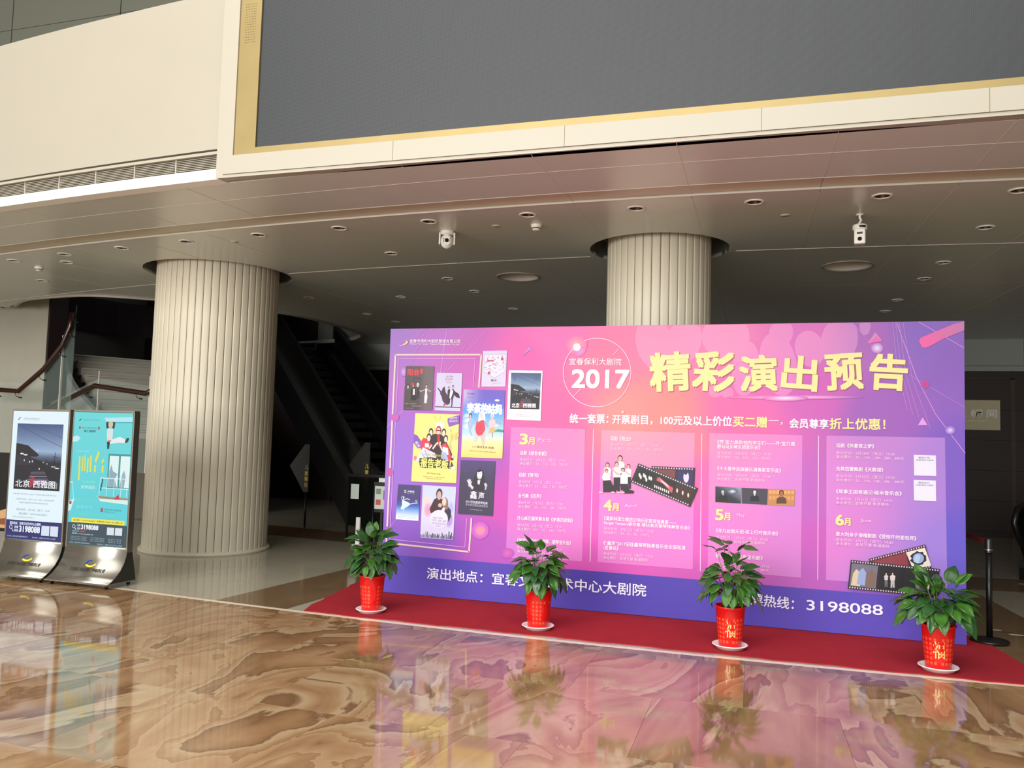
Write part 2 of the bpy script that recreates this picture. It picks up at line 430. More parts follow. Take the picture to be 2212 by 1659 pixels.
boxobj('ceiling_atrium', M['upper'], None, -22, 16, -14, 12, 12, 12.2)['kind'] = 'structure'
# upper rear wall seen over the balcony
up = bpy.data.objects.new('wall_upper', None); COL.objects.link(up); up['kind'] = 'structure'
boxobj('backing', M['black'], up, -22, 16, 12.05, 12.2, 4.95, 12)
for k in range(14):
    x0 = -19.51+2.62*k
    for j, (z0, z1) in enumerate(((4.95, 6.9), (6.91, 9.4), (9.41, 12))):
        boxobj('wall_panel', M['upper'], up, x0+.012, x0+2.608, 12.0, 12.05, z0, z1)
# balcony parapet, curved, cream plaster
pw = bpy.data.objects.new('wall_balcony', None); COL.objects.link(pw); pw['kind'] = 'structure'
def curved(R0, R1_, xw0, xw1, z0, z1, n=40):
    xa, xb = arc_x(R0, xw0), arc_x(R0, xw1)
    b = MB(); a = [(xa+(xb-xa)*i/n) for i in range(n+1)]
    for i in range(n):
        q = [pol(R0, a[i]), pol(R0, a[i+1]), pol(R1_, a[i+1]), pol(R1_, a[i])]
        b.prism([v+Vector((0, 0, z0)) for v in q], (0, 0, z1-z0))
    return b
def curved1(R0, R1_, xw0, xw1, z0, z1, n=40):   # one closed shell
    xa, xb = arc_x(R0, xw0), arc_x(R0, xw1); a = [(xa+(xb-xa)*i/n) for i in range(n+1)]
    P = [pol(R0, t) for t in a]+[pol(R1_, t) for t in reversed(a)]
    P = [Vector((p.x, p.y, z0)) for p in P]; m_ = len(P); vs = P+[p+Vector((0, 0, z1-z0)) for p in P]; fs = []
    for i in range(n):
        j = m_-1-i
        fs += [(i, i+1, j-1, j), (i+m_, j+m_, j-1+m_, i+1+m_), (i, i+m_, i+1+m_, i+1), (j, j-1, j-1+m_, j+m_)]
    fs += [(0, m_-1, 2*m_-1, m_), (n, n+m_, n+1+m_, n+1)]
    return MB().add(vs, fs)
curved1(48.78, 48.45, -19, -4.86, 4.315, 5.84).obj('plaster_face', M['cream_wall'], pw)
curved1(48.70, 48.40, -4.86, 9, 4.07, 5.84).obj('plaster_back', M['cream_wall'], pw)
curved1(48.70, 48.66, -19, -4.86, 4.06, 4.4).obj('duct_back', M['black'], pw)
curved1(48.86, 48.715, -19, -4.86, 3.995, 4.095).obj('lower_ledge', M['white_trim'], pw)
curved1(48.85, 48.5, -19, -4.86, 4.237, 4.264).obj('upper_ledge', M['cream_trim'], pw)
curved1(48.38, 36.0, -8.7, 9.95, 4.32, 4.9).obj('slab_above', M['greywall'], CE)
curved1(48.35, 44.6, -16.1, -8.7, 4.32, 4.9).obj('slab_above', M['greywall'], CE)
gr = thing('air_grille', 'long white slatted air grille curving under the cream balcony wall', 'air vent')
xg = -4.88; 
while xg > -12:
    x0 = xg-.52 if xg != -4.88 else xg-.52
    xa, xb = arc_x(48.8, x0), arc_x(48.8, xg)
    curved1(48.83, 48.72, x0, xg, 4.1, 4.1015, 4)
    bl = MB()
    for j in range(8):
        z = 4.106+.0165*j
        q = [pol(48.82, xa), pol(48.82, xb), pol(48.76, xb), pol(48.76, xa)]
        bl.prism([q[0]+Vector((0, 0, z)), q[1]+Vector((0, 0, z)), q[2]+Vector((0, 0, z+.006)), q[3]+Vector((0, 0, z+.006))], (0, 0, .006))
    bl.obj('louvre_panel', M['cream_trim'], gr)
    t = (xb-.012-xb)
    q = [pol(48.83, xa), pol(48.83, xa+.014), pol(48.74, xa+.014), pol(48.74, xa)]
    MB().prism([v+Vector((0, 0, 4.096)) for v in q], (0, 0, .14)).obj('divider', M['cream_trim'], gr)
    xg = x0

# ------------------------------------------------------------------ LED wall
LED = thing('led_screen', 'huge dark switched-off video wall in a brass and cream frame above', 'screen')
YL = 6.25
LXR, LZT = 2.28, 8.3
boxobj('screen_face', M['led'], LED, -4.475, LXR-.405, YL+.03, YL+.08, 4.262, LZT-.26)
def mitre(name, m, x0, x1, z0, z1, wl, wb, y0, y1, parent):
    # picture frame of four mitred bars; wl side width, wb bottom and top width
    o_ = [(x0, z0), (x1, z0), (x1, z1), (x0, z1)]; i_ = [(x0+wl, z0+wb), (x1-wl, z0+wb), (x1-wl, z1-wb), (x0+wl, z1-wb)]
    for k in range(4):
        j = (k+1) % 4
        MB().prism([Vector((o_[k][0], y0, o_[k][1])), Vector((o_[j][0], y0, o_[j][1])), Vector((i_[j][0], y0, i_[j][1])), Vector((i_[k][0], y0, i_[k][1]))], (0, y1-y0, 0)).obj(name, m, parent)
mitre('cream_frame_bar', M['cream_trim'], -4.80, LXR-.08, 4.03, LZT-.03, .10, .17, YL, YL+.1, LED)
mitre('cream_edge_bar', M['cream_trim'], -4.88, LXR, 4.0, LZT, .076, .028, YL+.012, YL+.1, LED)
mitre('brass_bar', M['brass'], -4.70, LXR-.18, 4.20, LZT-.2, .225, .06, YL+.012, YL+.07, LED)
b = MB()
for i in range(7):
    for j in range(16):
        x = -4.64+.017*i; z = 5.25+.024*j
        b.lathe([(.0035, 0), (.0035, .001)], 6, 0, 0, cap=True)
        for q in range(-12, 0):
            vx, vy, vz = b.v[q]; b.v[q] = (x+vx, YL+.0118-vz*.3, z+vy)
b.obj('speaker_holes', M['woodframe'], LED)
for xs_ in (-3.1, -1.6, -.1, 1.4):
    boxobj('joint_line', M['grout'], LED, xs_, xs_+.004, YL-.0006, YL+.001, 4.03, 4.20)

# ------------------------------------------------------------------ columns
def column(c, R, n, label, base_h):
    t = thing('column', label, 'column', (c.x, c.y, 0))
    MB().lathe([(R-.025, .02), (R-.025, 4.19)], 64, cap=True).obj('core', M['slatcore'], t)
    h = PI/n; g = .0035/R
    pr = [(R-.026, -h+g), (R-.006, -h+g), (R, -h+g+.010/R), (R+.002, -h*.35), (R+.002, h*.35), (R, h-g-.010/R), (R-.006, h-g), (R-.026, h-g)]
    P = [Vector((r*math.cos(a), r*math.sin(a), .03)) for r, a in pr]
    me = MB().prism(P, (0, 0, 4.16)).mesh('slat', M['slat'])
    for k in range(n): link('slat', me, t, None, 2*PI*k/n)
    MB().lathe([(R-.02, 0), (R+.045, 0), (R+.045, base_h*.6), (R+.03, base_h), (R-.02, base_h)], 64).obj('base_ring', M['slat'], t)
    return t
column(C1, R1, 52, 'large cream slatted round column beside the two lit poster stands', .05)
column(C2, R2, 38, 'cream slatted round column rising behind the purple show board', .05)

# ------------------------------------------------------------------ ceiling lights
def canlight(x, y, r, label, bigone=False):
    t = thing('ceiling_light', label, 'ceiling light', (x, y, ZC), group='round downlights in the lobby ceiling' if not bigone else 'wide downlights in the lobby ceiling')
    if not bigone:
        MB().lathe([(r+.020, .0), (r+.020, -.005), (r, -.010), (r-.004, .0)], 24).obj('trim_ring', M['white'], t)
        MB().lathe([(r-.003, 0), (r-.012, .07), (.0, .075)], 24).obj('housing', M['darksteel'], t)
        MB().lathe([(.024, .072), (.028, .025), (.0, .022)], 12).obj('lamp', M['steel'], t)
    else:
        MB().lathe([(r+.03, 0), (r+.03, -.006), (r+.008, -.012), (r-.002, 0)], 48).obj('trim_ring', M['cream_trim'], t)
        MB().lathe([(r-.002, 0), (r-.1, .13), (.0, .14)], 48).obj('reflector', M['joint'], t)
        MB().lathe([(.085, .138), (.085, .075), (.06, .07), (0, .07)], 24).obj('lamp', M['darksteel'], t)
    return t
ORD = ['leftmost', 'second', 'third', 'fourth', 'fifth', 'sixth', 'seventh', 'eighth', 'ninth', 'tenth', 'eleventh', 'rightmost']
DL = ['small downlight at far right, level with the smaller column top', 'small downlight at far right, just behind the wide downlight row', 'small downlight far right, second behind the wide right downlight',
      'small downlight deep over the board right end, third in its line', 'faint small downlight deepest above the right end of the board', 'small downlight between big column and dome camera, behind the front row',
      'small downlight left of the wide left downlight', 'small downlight just behind and left of the wide left downlight', 'faint small downlight deep behind the wide left downlight',
      'small downlight just right of the big column', 'small downlight deep above the escalator', 'faint small downlight above the top left corner of the board',
      'small downlight behind the front row near the far left detector dome', 'small downlight nearest the stair opening lip at far left', 'small dark downlight between the escalator and wide left downlight']
for k, (x, y, r) in enumerate(down):
    canlight(x, y, r, ('small white rimmed downlight in the curved front row, %s' % (ORD[k]+('' if k in (0, 11) else ' from the left'))) if k < 12 else DL[k-12])
canlight(*big[0], 'wide round recessed downlight left of the smaller column', True)
canlight(*big[1], 'wide round recessed downlight right of the smaller column', True)
# small discs: smoke detectors, sprinklers
for x, y, lb in ((-2.44, 8.42, 'small white detector dome between dome camera and smaller column'), (-10.2, 9.28, 'small white detector dome at far left of the ceiling')):
    t = thing('smoke_detector', lb, 'smoke detector', (x, y, ZC))
    MB().lathe([(.058, 0), (.058, -.022), (.048, -.03), (.044, -.052), (.03, -.062), (0, -.064)], 24).obj('dome', M['white'], t)
    MB().lathe([(.047, -.032), (.047, -.045)], 24).obj('sensor_slot', M['black'], t)
for x, y, lb in ((-2.88, 8.38, 'tiny flat cover plate left of the small detector dome'), (-6.27, 8.46, 'tiny flat cover plate in front of the big column top'), (.1, 8.55, 'tiny flat cover plate between smaller column and ceiling camera')):
    t = thing('cover_plate', lb, 'cover plate', (x, y, ZC), group='flat cover plates on the ceiling')
    MB().lathe([(.05, 0), (.05, -.003), (0, -.004)], 20).obj('disc', M['ceil_band'], t)
# dome camera
t = thing('security_camera', 'white ball shaped security camera hanging between ceiling lights', 'security camera', (-3.50, 8.50, ZC), rotz=math.radians(20))
MB().lathe([(.075, 0), (.08, -.02), (.075, -.04), (0, -.04)], 24).obj('mount', M['white'], t)
for s in (-1, 1):
    me = MB().box(s*.082-.009, s*.082+.009, -.035, .04, -.155, -.02).mesh('arm', M['white']); bevel_mesh(me, .006, 2); link('side_arm', me, t)
n_ = 14; pr = [(.074*math.sin(PI*k/n_), -.115+.082*math.cos(PI*k/n_)) for k in range(n_+1)]
MB().lathe(pr, 24).obj('ball', M['white'], t)
b = MB(); 
def ydisc(b, x, z, r, y, th=.006, n=16):
    b.add([(x+r*math.cos(2*PI*i/n), yy, z+r*math.sin(2*PI*i/n)) for yy in (y, y-th) for i in range(n)], [tuple(range(n)), tuple(range(2*n-1, n-1, -1))]+[(i, (i+1) % n, n+(i+1) % n, n+i) for i in range(n)])
ydisc(b, 0, -.12, .05, -.062, .014, 20); b.obj('face_plate', M['white'], t)
b = MB(); ydisc(b, 0, -.118, .022, -.077, .006); b.obj('lens', M['lens'], t)
b = MB()
for s in (-1, 1):
    for z in (-.10, -.118, -.136): ydisc(b, s*.036, z, .006, -.077, .003, 8)
b.obj('infrared_leds', M['darksteel'], t)
# ptz camera on a drop bracket
t = thing('ceiling_camera', 'white conference camera on short bracket right of smaller column', 'security camera', (.80, 8.66, ZC), rotz=math.radians(-6))
MB().lathe([(.035, 0), (.035, -.008), (0, -.008)], 16).obj('ceiling_plate', M['white'], t)
MB().tube([(0, 0, 0), (0, 0, -.035), (.012, 0, -.06), (-.006, 0, -.09), (0, 0, -.11)], .012).obj('bracket', M['white'], t)
MB().lathe([(.06, -.105), (.068, -.112), (.068, -.15), (.062, -.158), (0, -.158)], 24).obj('base', M['white'], t)
me = MB().box(-.052, .052, -.05, .045, -.30, -.155).mesh('head', M['white']); bevel_mesh(me, .02, 3); link('head', me, t)
b = MB(); ydisc(b, 0, -.255, .02, -.05, .008); b.obj('lens', M['lens'], t)
boxobj('status_bar', M['black'], t, -.026, .026, -.052, -.05, -.205, -.185)
b = MB().lathe([(.0685, -.122), (.0685, -.144)], 12, a0=-PI/2-.1, a1=-PI/2+.9); b.obj('front_window', M['black'], t)

# ------------------------------------------------------------------ printing helpers
TXT = {}
def text_mesh(s, off=0.0, res=2, shear=0.0):
    key = (s, off, res, shear)
    if key in TXT: return TXT[key]
    c = bpy.data.curves.new('t', 'FONT'); c.body = s; c.offset = off; c.resolution_u = res; c.shear = shear
    o = bpy.data.objects.new('t', c); COL.objects.link(o)
    bpy.context.view_layer.update()
    me = bpy.data.meshes.new_from_object(o.evaluated_get(bpy.context.evaluated_depsgraph_get()))
    vs = [v.co.copy() for v in me.vertices]; fs = [tuple(p.vertices) for p in me.polygons]
    bpy.data.objects.remove(o); bpy.data.curves.remove(c); bpy.data.meshes.remove(me)
    if vs:
        x0 = min(v.x for v in vs); x1 = max(v.x for v in vs); y0 = min(v.y for v in vs); y1 = max(v.y for v in vs)
        vs = [((v.x-x0)/max(x1-x0, 1e-6), (v.y-y0)/max(y1-y0, 1e-6)) for v in vs]
    TXT[key] = (vs, fs); return TXT[key]

def homography(src, dst):
    A = []; B = []
    for (x, y), (u, v) in zip(src, dst):
        A.append([x, y, 1, 0, 0, 0, -u*x, -u*y]); B.append(u)
        A.append([0, 0, 0, x, y, 1, -v*x, -v*y]); B.append(v)
    n = 8
    for i in range(n):
        p = max(range(i, n), key=lambda r: abs(A[r][i])); A[i], A[p] = A[p], A[i]; B[i], B[p] = B[p], B[i]
        for r in range(n):
            if r != i:
                f = A[r][i]/A[i][i]
                for c in range(i, n): A[r][c] -= f*A[i][c]
                B[r] -= f*B[i]
    h = [B[i]/A[i][i] for i in range(n)]
    return lambda x, y: ((h[0]*x+h[1]*y+h[2])/(h[6]*x+h[7]*y+1), (h[3]*x+h[4]*y+h[5])/(h[6]*x+h[7]*y+1))

class Print:
    """flat ink shapes on one surface; img() maps measured picture points to the sheet, put() lifts sheet points to space"""
    layer = 0
    def __init__(s, img, put, k=1.0): s.img = img; s.put = put; s.V = []; s.F = []; s.C = []; s.k = k; s.L = 0; s.step = 1
    def colr(s, c): return (lin(c[0])*s.k, lin(c[1])*s.k, lin(c[2])*s.k, 1)
    def raw(s, uv, faces, cols):
        o = len(s.V); s.V += [s.put(u, v, s.L) for u, v in uv]
        s.F += [tuple(i+o for i in f) for f in faces]; s.C += cols; s.L += s.step
    def poly(s, pts, c, sheet=False):
        uv = [p if sheet else s.img(*p) for p in pts]
        cc = c if isinstance(c, list) else [c]*len(uv)
        if len(uv) > 4:
            fs = [tuple(t) for t in tessellate_polygon([[Vector((u, v, 0)) for u, v in uv]])]
        else: fs = [tuple(range(len(uv)))]
        s.raw(uv, fs, [s.colr(q) for q in cc])
    def rect(s, x0, y0, x1, y1, c): s.poly([(x0, y0), (x1, y0), (x1, y1), (x0, y1)], c)
    def line(s, pts, wpx, c):
        for (xa, ya), (xb, yb) in zip(pts, pts[1:]):
            L_ = math.hypot(xb-xa, yb-ya) or 1; nx, ny = -(yb-ya)/L_*wpx/2, (xb-xa)/L_*wpx/2
            s.poly([(xa+nx, ya+ny), (xb+nx, yb+ny), (xb-nx, yb-ny), (xa-nx, ya-ny)], c); s.L -= s.step
        s.L += s.step
    def disc(s, x, y, rx, ry, c, n=20, rot=0):
        ca, sa = math.cos(rot), math.sin(rot)
        s.poly([(x+rx*math.cos(2*PI*i/n)*ca-ry*math.sin(2*PI*i/n)*sa, y+rx*math.cos(2*PI*i/n)*sa+ry*math.sin(2*PI*i/n)*ca) for i in range(n)], c)
    def soft(s, x, y, rx, ry, bg, prof, rot=0, n=20):
        """disc whose colour runs from the centre out; prof = [(radius fraction, colour, amount)] over bg(x,y)"""
        ca, sa = math.cos(rot), math.sin(rot); uv = []; cs = []; fs = []
        for k, (f, c, a) in enumerate(prof):
            for i in range(n):
                dx, dy = rx*f*math.cos(2*PI*i/n), ry*f*math.sin(2*PI*i/n)
                px, py = x+dx*ca-dy*sa, y+dx*sa+dy*ca; uv.append(s.img(px, py)); g = bg(px, py)
                cs.append(s.colr([g[q]*(1-a)+c[q]*a for q in range(3)]))
        fs.append(tuple(range(n)))
        for k in range(len(prof)-1):
            for i in range(n): fs.append((k*n+i, k*n+(i+1) % n, (k+1)*n+(i+1) % n, (k+1)*n+i))
        s.raw(uv, fs, cs)
    def text(s, st, x0, y0, x1, y1, h, c, off=0.0, res=2, sx=0, shear=0.0):
        """x0,y0 / x1,y1: middle of the left and right end of the line, h: glyph height, all measured in the picture"""
        if off > .0125:
            e = off-.006; off = 0.0
            cps = [(-e, -e), (e, -e), (e, e), (-e, e)]
        else: cps = [(0, 0)]
        vs, fs = text_mesh(st, off, res, shear)
        if not vs: return
        a = s.img(x0, y0); b_ = s.img(x1, y1); ha = s.img(x0, y0-h/2); hb = s.img(x0, y0+h/2)
        ux, uy = b_[0]-a[0], b_[1]-a[1]; H_ = math.hypot(ha[0]-hb[0], ha[1]-hb[1]); L_ = math.hypot(ux, uy); nx, ny = -uy/L_, ux/L_
        L0_ = s.L
        for k, (ex, ey) in enumerate(cps):
            uv = [(a[0]+ux*p+nx*((q-.5)*H_+ey*H_)+ux/L_*ex*H_, a[1]+uy*p+ny*((q-.5)*H_+ey*H_)+uy/L_*ex*H_) for p, q in vs]
            s.L = L0_+.22*s.step*k; s.raw(uv, fs, [s.colr(c)]*len(uv))
        s.L = L0_+s.step
    def grid(s, quad, nx, ny, fn):
        """quad in picture points TL,TR,BR,BL; fn(px,py)->colour"""
        TL, TR, BR, BL = quad; uv = []; cs = []
        for j in range(ny+1):
            for i in range(nx+1):
                a, b_ = i/nx, j/ny
                px = (TL[0]*(1-a)+TR[0]*a)*(1-b_)+(BL[0]*(1-a)+BR[0]*a)*b_; py = (TL[1]*(1-a)+TR[1]*a)*(1-b_)+(BL[1]*(1-a)+BR[1]*a)*b_
                uv.append(s.img(px, py)); cs.append(s.colr(fn(px, py)))
        fs = [(j*(nx+1)+i, j*(nx+1)+i+1, (j+1)*(nx+1)+i+1, (j+1)*(nx+1)+i) for j in range(ny) for i in range(nx)]
        s.raw(uv, fs, cs)
    def obj(s, name, m, parent):
        me = bpy.data.meshes.new(name); me.from_pydata(s.V, [], s.F); me.materials.append(m)
        ca = me.color_attributes.new('ink', 'FLOAT_COLOR', 'POINT')
        ca.data.foreach_set('color', [x for c in s.C for x in c])
        s.V = []; s.F = []; s.C = []
        return link(name, me, parent)
# ------------------------------------------------------------------ red carpet
b = MB()
front = [(-4.26+6.4*i/60, 7.062+.012*math.sin(i*.9)+.008*math.sin(i*2.3)+.0011*(i-30)**2*.02) for i in range(61)]
left = [(-4.30-.02*i+.012*math.sin(i*2.1), 7.12+.125*i) for i in range(1, 13)]
P = front+[(1.97, 7.6), (1.90, 8.0), (1.84, 8.5), (1.8, 8.72)]+[(-4.54, 8.72)]+left[::-1]
me = MB().prism([Vector((x, y, .001)) for x, y in P], (0, 0, .007)).mesh('carpet', M['carpet'])
tag(link('red_carpet', me), 'long thin red carpet strip under the purple show board and pots', 'carpet')

# ------------------------------------------------------------------ show board
YB = 8.263; BW, BH = 5.668, 2.862; BX = -4.036
BD = thing('show_board', 'huge purple and pink printed board listing theatre shows for 2017', 'billboard', (0, 0, 0))
ZB = .012
boxobj('panel', M['boardside'], BD, BX, BX+BW, YB, YB+.04, ZB, ZB+BH)
for x in [BX+.02+k*(BW-.08)/4 for k in range(5)]:
    boxobj('frame_post', M['timber'], BD, x, x+.04, YB+.04, YB+.10, ZB, ZB+BH-.02)
    MB().tube([(x+.02, YB+.1, 1.9), (x+.02, YB+.75, .04)], .018).obj('brace', M['timber'], BD)
for z in (ZB+.02, 1.4, ZB+BH-.08): boxobj('frame_rail', M['timber'], BD, BX+.02, BX+BW-.02, YB+.10, YB+.14, z, z+.04)
HB = homography([(842, 713), (2083, 697), (2090, 1398), (824, 1279)], [(0, BH), (BW, BH), (BW, 0), (0, 0)])
ctrl = [(850, 720, (160, 118, 200)), (850, 1000, (152, 108, 208)), (830, 1250, (112, 86, 190)), (950, 725, (178, 112, 198)), (1000, 760, (196, 96, 186)), (1000, 1000, (165, 88, 192)),
        (1050, 1180, (176, 82, 186)), (930, 1180, (140, 90, 200)), (1120, 780, (226, 96, 178)), (1100, 1100, (205, 78, 182)), (1200, 725, (236, 112, 184)), (1200, 900, (247, 100, 166)),
        (1280, 1100, (243, 98, 192)), (1280, 1230, (212, 84, 184)), (1400, 730, (241, 124, 172)), (1300, 800, (244, 122, 160)), (1350, 890, (252, 146, 142)), (1430, 900, (253, 140, 136)), (1470, 960, (250, 126, 150)),
        (1520, 1040, (246, 106, 178)), (1520, 1160, (232, 96, 196)), (1500, 1270, (198, 84, 178)), (1560, 730, (232, 128, 184)), (1600, 900, (234, 104, 172)), (1650, 830, (222, 104, 184)),
        (1750, 720, (214, 112, 190)), (1750, 850, (204, 96, 186)), (1750, 1080, (192, 100, 196)), (1750, 1250, (186, 94, 190)), (1850, 720, (170, 104, 188)), (1900, 900, (158, 96, 188)),
        (2000, 720, (138, 104, 196)), (2070, 800, (140, 98, 192)), (2070, 1000, (124, 92, 196)), (2060, 1200, (104, 90, 202)), (1900, 1270, (146, 96, 198)), (1780, 1180, (200, 92, 190))]
def bg(x, y):
    sw = 0; r = [0, 0, 0]
    for cx_, cy_, c in ctrl:
        d2 = ((x-cx_)**2+((y-cy_)*1.15)**2)/1e4
        w_ = 1/(d2+.12)**2.1; sw += w_
        for q in range(3): r[q] += c[q]*w_
    return [q/sw for q in r]
def mixc(a, b_, t): return [a[q]*(1-t)+b_[q]*t for q in range(3)]
def put_board(u, v, L): return (BX+u, YB-.0008-.0002*L, ZB+v)
PK = .80
P_ = Print(HB, put_board, PK)
P_.step = 0
corners = [(842, 713), (2083, 697), (2090, 1398), (824, 1279)]
P_.grid(corners, 110, 56, bg); P_.L = 1
P_.obj('gradient_print', M['print'], BD)
# large pale petals at the top
for x, y, rx, ry, rot in ((1412, 745, 40, 60, -.25), (1475, 740, 38, 52, .3), (1566, 730, 52, 50, 0), (1686, 722, 26, 30, .2), (1748, 757, 32, 40, -.3), (1812, 740, 40, 55, .25), (1868, 708, 12, 20, 0),
                          (1610, 800, 30, 60, .1), (1680, 790, 40, 70, -.2), (1545, 848, 16, 14, 0), (1570, 852, 14, 12, 0)):
    pts = []; n = 22
    for i in range(n):
        dx, dy = rx*math.cos(2*PI*i/n), ry*math.sin(2*PI*i/n)
        px = x+dx*math.cos(rot)-dy*math.sin(rot); py = y+dx*math.sin(rot)+dy*math.cos(rot)
        top = 713-(px-842)*16/1241+1; pts.append((px, max(py, top)))
    g = bg(x, y); P_.poly(pts, [mixc(bg(*q), (250, 190, 225), .34) for q in pts]); P_.L += 1
P_.obj('petal_print', M['print'], BD)
# schedule panels
for q in (((1103, 925), (1263, 930), (1258, 1215), (1093, 1207)), ((1298, 932), (1500, 939), (1497, 1233), (1291, 1217)),
          ((1532, 939), (1733, 944), (1731, 1252), (1529, 1234)), ((1785, 945), (2042, 950), (2048, 1276), (1785, 1257))):
    P_.grid(q, 14, 18, lambda x, y: mixc(bg(x, y), (252, 190, 245), .36)); P_.L += 1
for x0, y0, x1, y1 in ((1281, 931, 1275, 1216), (1515, 940, 1513, 1237), (1768, 945, 1767, 1256)):
    P_.line([(x0, y0), (x1, y1)], 1.6, (250, 205, 235)); P_.L += 1
P_.obj('panel_print', M['print'], BD)
# blue band
g2 = lambda x, y: mixc((92, 74, 186), (74, 58, 168), min(max((x-830)/500, 0), 1)) if x < 1330 else mixc((76, 60, 170), (98, 80, 190), (x-1330)/760)
P_.grid(((827, 1198), (2089, 1304), (2090, 1398), (824, 1279)), 30, 2, g2); P_.L += 1
P_.obj('footer_print', M['print'], BD)
L0 = P_.L
P_ = Print(HB, put_board, PK); P_.L = L0; P_.step = .5
# thin light lines
ln = (214, 150, 226)
for pts, w_ in (([(964, 713), (950, 810), (937, 890)], 1.4), ([(1010, 713), (950, 800), (905, 855)], .8), ([(1016, 713), (955, 800), (908, 860)], .8), ([(1022, 713), (960, 802), (912, 866)], .8), ([(1028, 713), (966, 806), (914, 872)], .8),
                ([(1054, 713), (985, 785), (930, 832)], .9), ([(920, 713), (880, 800), (868, 860)], .8), ([(836, 926), (878, 880)], 1.2), ([(915, 713), (893, 740)], .7),
                ([(1936, 700), (1980, 820), (2022, 900), (2086, 984)], 1.6), ([(1984, 699), (2083, 756)], 1.5), ([(1928, 700), (1938, 800), (1960, 890)], .8), ([(1934, 700), (1948, 810), (1972, 900)], .8), ([(1942, 700), (1956, 810), (1985, 905)], .8),
                ([(1950, 700), (1970, 820), (2010, 930)], .8), ([(1840, 700), (1900, 770), (1990, 830), (2084, 884)], .7), ([(834, 1151), (870, 1110)], .8)):
    P_.line(pts, w_, ln); P_.obj('light_line', M['print'], BD)
# double frame round the posters
fr = (246, 208, 196)
P_.line([(1033, 840), (1038, 769), (853, 769), (845, 960), (836, 1174), (1014, 1194), (1019, 1121)], 3.4, fr)
P_.line([(1021, 838), (1025, 777), (860, 777), (852, 960), (843, 1166), (1005, 1184), (1009, 1121)], 1.1, (240, 170, 235))
P_.obj('double_frame_print', M['print'], BD)
# glowing dots
W = (250, 235, 255)
P_.soft(1038, 1148, 19, 19, bg, [(.01, (255, 155, 150), .95), (.38, (255, 150, 160), .9), (.62, (240, 120, 220), .55), (.95, (235, 120, 215), .35), (1, (235, 120, 215), 0)]); P_.obj('light_dot', M['print'], BD)
P_.soft(1243, 748, 24, 22, bg, [(.01, (255, 190, 150), .8), (.5, (255, 180, 170), .5), (1, (255, 160, 170), 0)]); P_.obj('light_dot', M['print'], BD)
P_.soft(1252, 763, 14, 8, bg, [(.01, (200, 160, 235), .9), (.6, (205, 150, 225), .6), (1, (205, 150, 225), 0)], rot=-.6); P_.obj('light_dot', M['print'], BD)
P_.soft(1244, 753, 9.5, 9.5, bg, [(.01, W, 1), (.8, W, .95), (1, W, 0)]); P_.obj('light_dot', M['print'], BD)
P_.soft(1894, 756, 14, 12, bg, [(.01, W, .9), (.45, (225, 200, 245), .8), (1, (200, 160, 230), .15)]); P_.obj('light_dot', M['print'], BD)
P_.soft(2053, 934, 12, 10, bg, [(.01, (235, 215, 250), .95), (.5, (205, 175, 240), .7), (1, (180, 140, 220), .1)]); P_.obj('light_dot', M['print'], BD)
P_.soft(1998, 834, 10, 9, bg, [(.01, (205, 60, 130), .95), (.6, (205, 70, 140), .8), (1, (190, 80, 160), .1)]); P_.obj('light_dot', M['print'], BD)
P_.soft(853, 904, 9, 9, bg, [(.01, (228, 80, 160), .8), (.6, (225, 90, 160), .6), (1, (200, 100, 180), 0)]); P_.obj('light_dot', M['print'], BD)
P_.soft(842, 1022, 8, 9, bg, [(.01, (228, 70, 100), .8), (.6, (225, 80, 110), .6), (1, (200, 100, 180), 0)]); P_.obj('light_dot', M['print'], BD)
P_.soft(1097, 1197, 14, 11, bg, [(.01, (235, 110, 180), .7), (1, (235, 110, 180), 0)]); P_.obj('light_dot', M['print'], BD)
P_.soft(838, 1148, 10, 9, bg, [(.01, (235, 110, 180), .6), (1, (235, 110, 180), 0)]); P_.obj('light_dot', M['print'], BD)
P_.soft(871, 806, 7, 10, bg, [(.01, (220, 180, 245), .8), (1, (200, 150, 230), 0)]); P_.obj('light_dot', M['print'], BD)
P_.soft(1344, 893, 4, 4, bg, [(.01, W, 1), (.4, (255, 220, 200), .7), (1, (255, 180, 160), 0)]); P_.obj('light_dot', M['print'], BD)
P_.soft(1716, 862, 150, 4.5, bg, [(.01, (252, 215, 245), .95), (.3, (248, 190, 235), .75), (1, (240, 150, 215), 0)], n=32); P_.obj('light_dot', M['print'], BD)
P_.soft(1696, 864, 50, 6.5, bg, [(.01, (255, 240, 252), 1), (.3, (252, 215, 244), .8), (1, (240, 150, 215), 0)], n=28); P_.obj('light_dot', M['print'], BD)
# pink bar in the corner, triangles
P_.poly([(1985, 742), (1988, 734), (2060, 704), (2083, 698), (2083, 718), (2040, 735), (2003, 755), (1992, 755)], [(238, 104, 172), (238, 104, 172), (212, 122, 180), (196, 130, 178), (190, 128, 180), (222, 112, 176), (238, 104, 172), (238, 104, 172)])
P_.obj('bar_print', M['print'], BD)
P_.poly([(1873, 746), (1890, 721), (1906, 741)], (204, 140, 200)); P_.poly([(1876, 746), (1892, 731), (1906, 741)], (232, 108, 180))
P_.obj('triangle_print', M['print'], BD)
P_.poly([(1983, 923), (1993, 906), (2004, 923)], (222, 160, 232))
P_.obj('triangle_print', M['print'], BD)
P_.poly([(1127, 773), (1141, 751), (1146, 758), (1140, 762)], (196, 132, 214)); P_.poly([(1141, 751), (1152, 764), (1144, 759)], (222, 130, 200))
P_.obj('triangle_print', M['print'], BD)
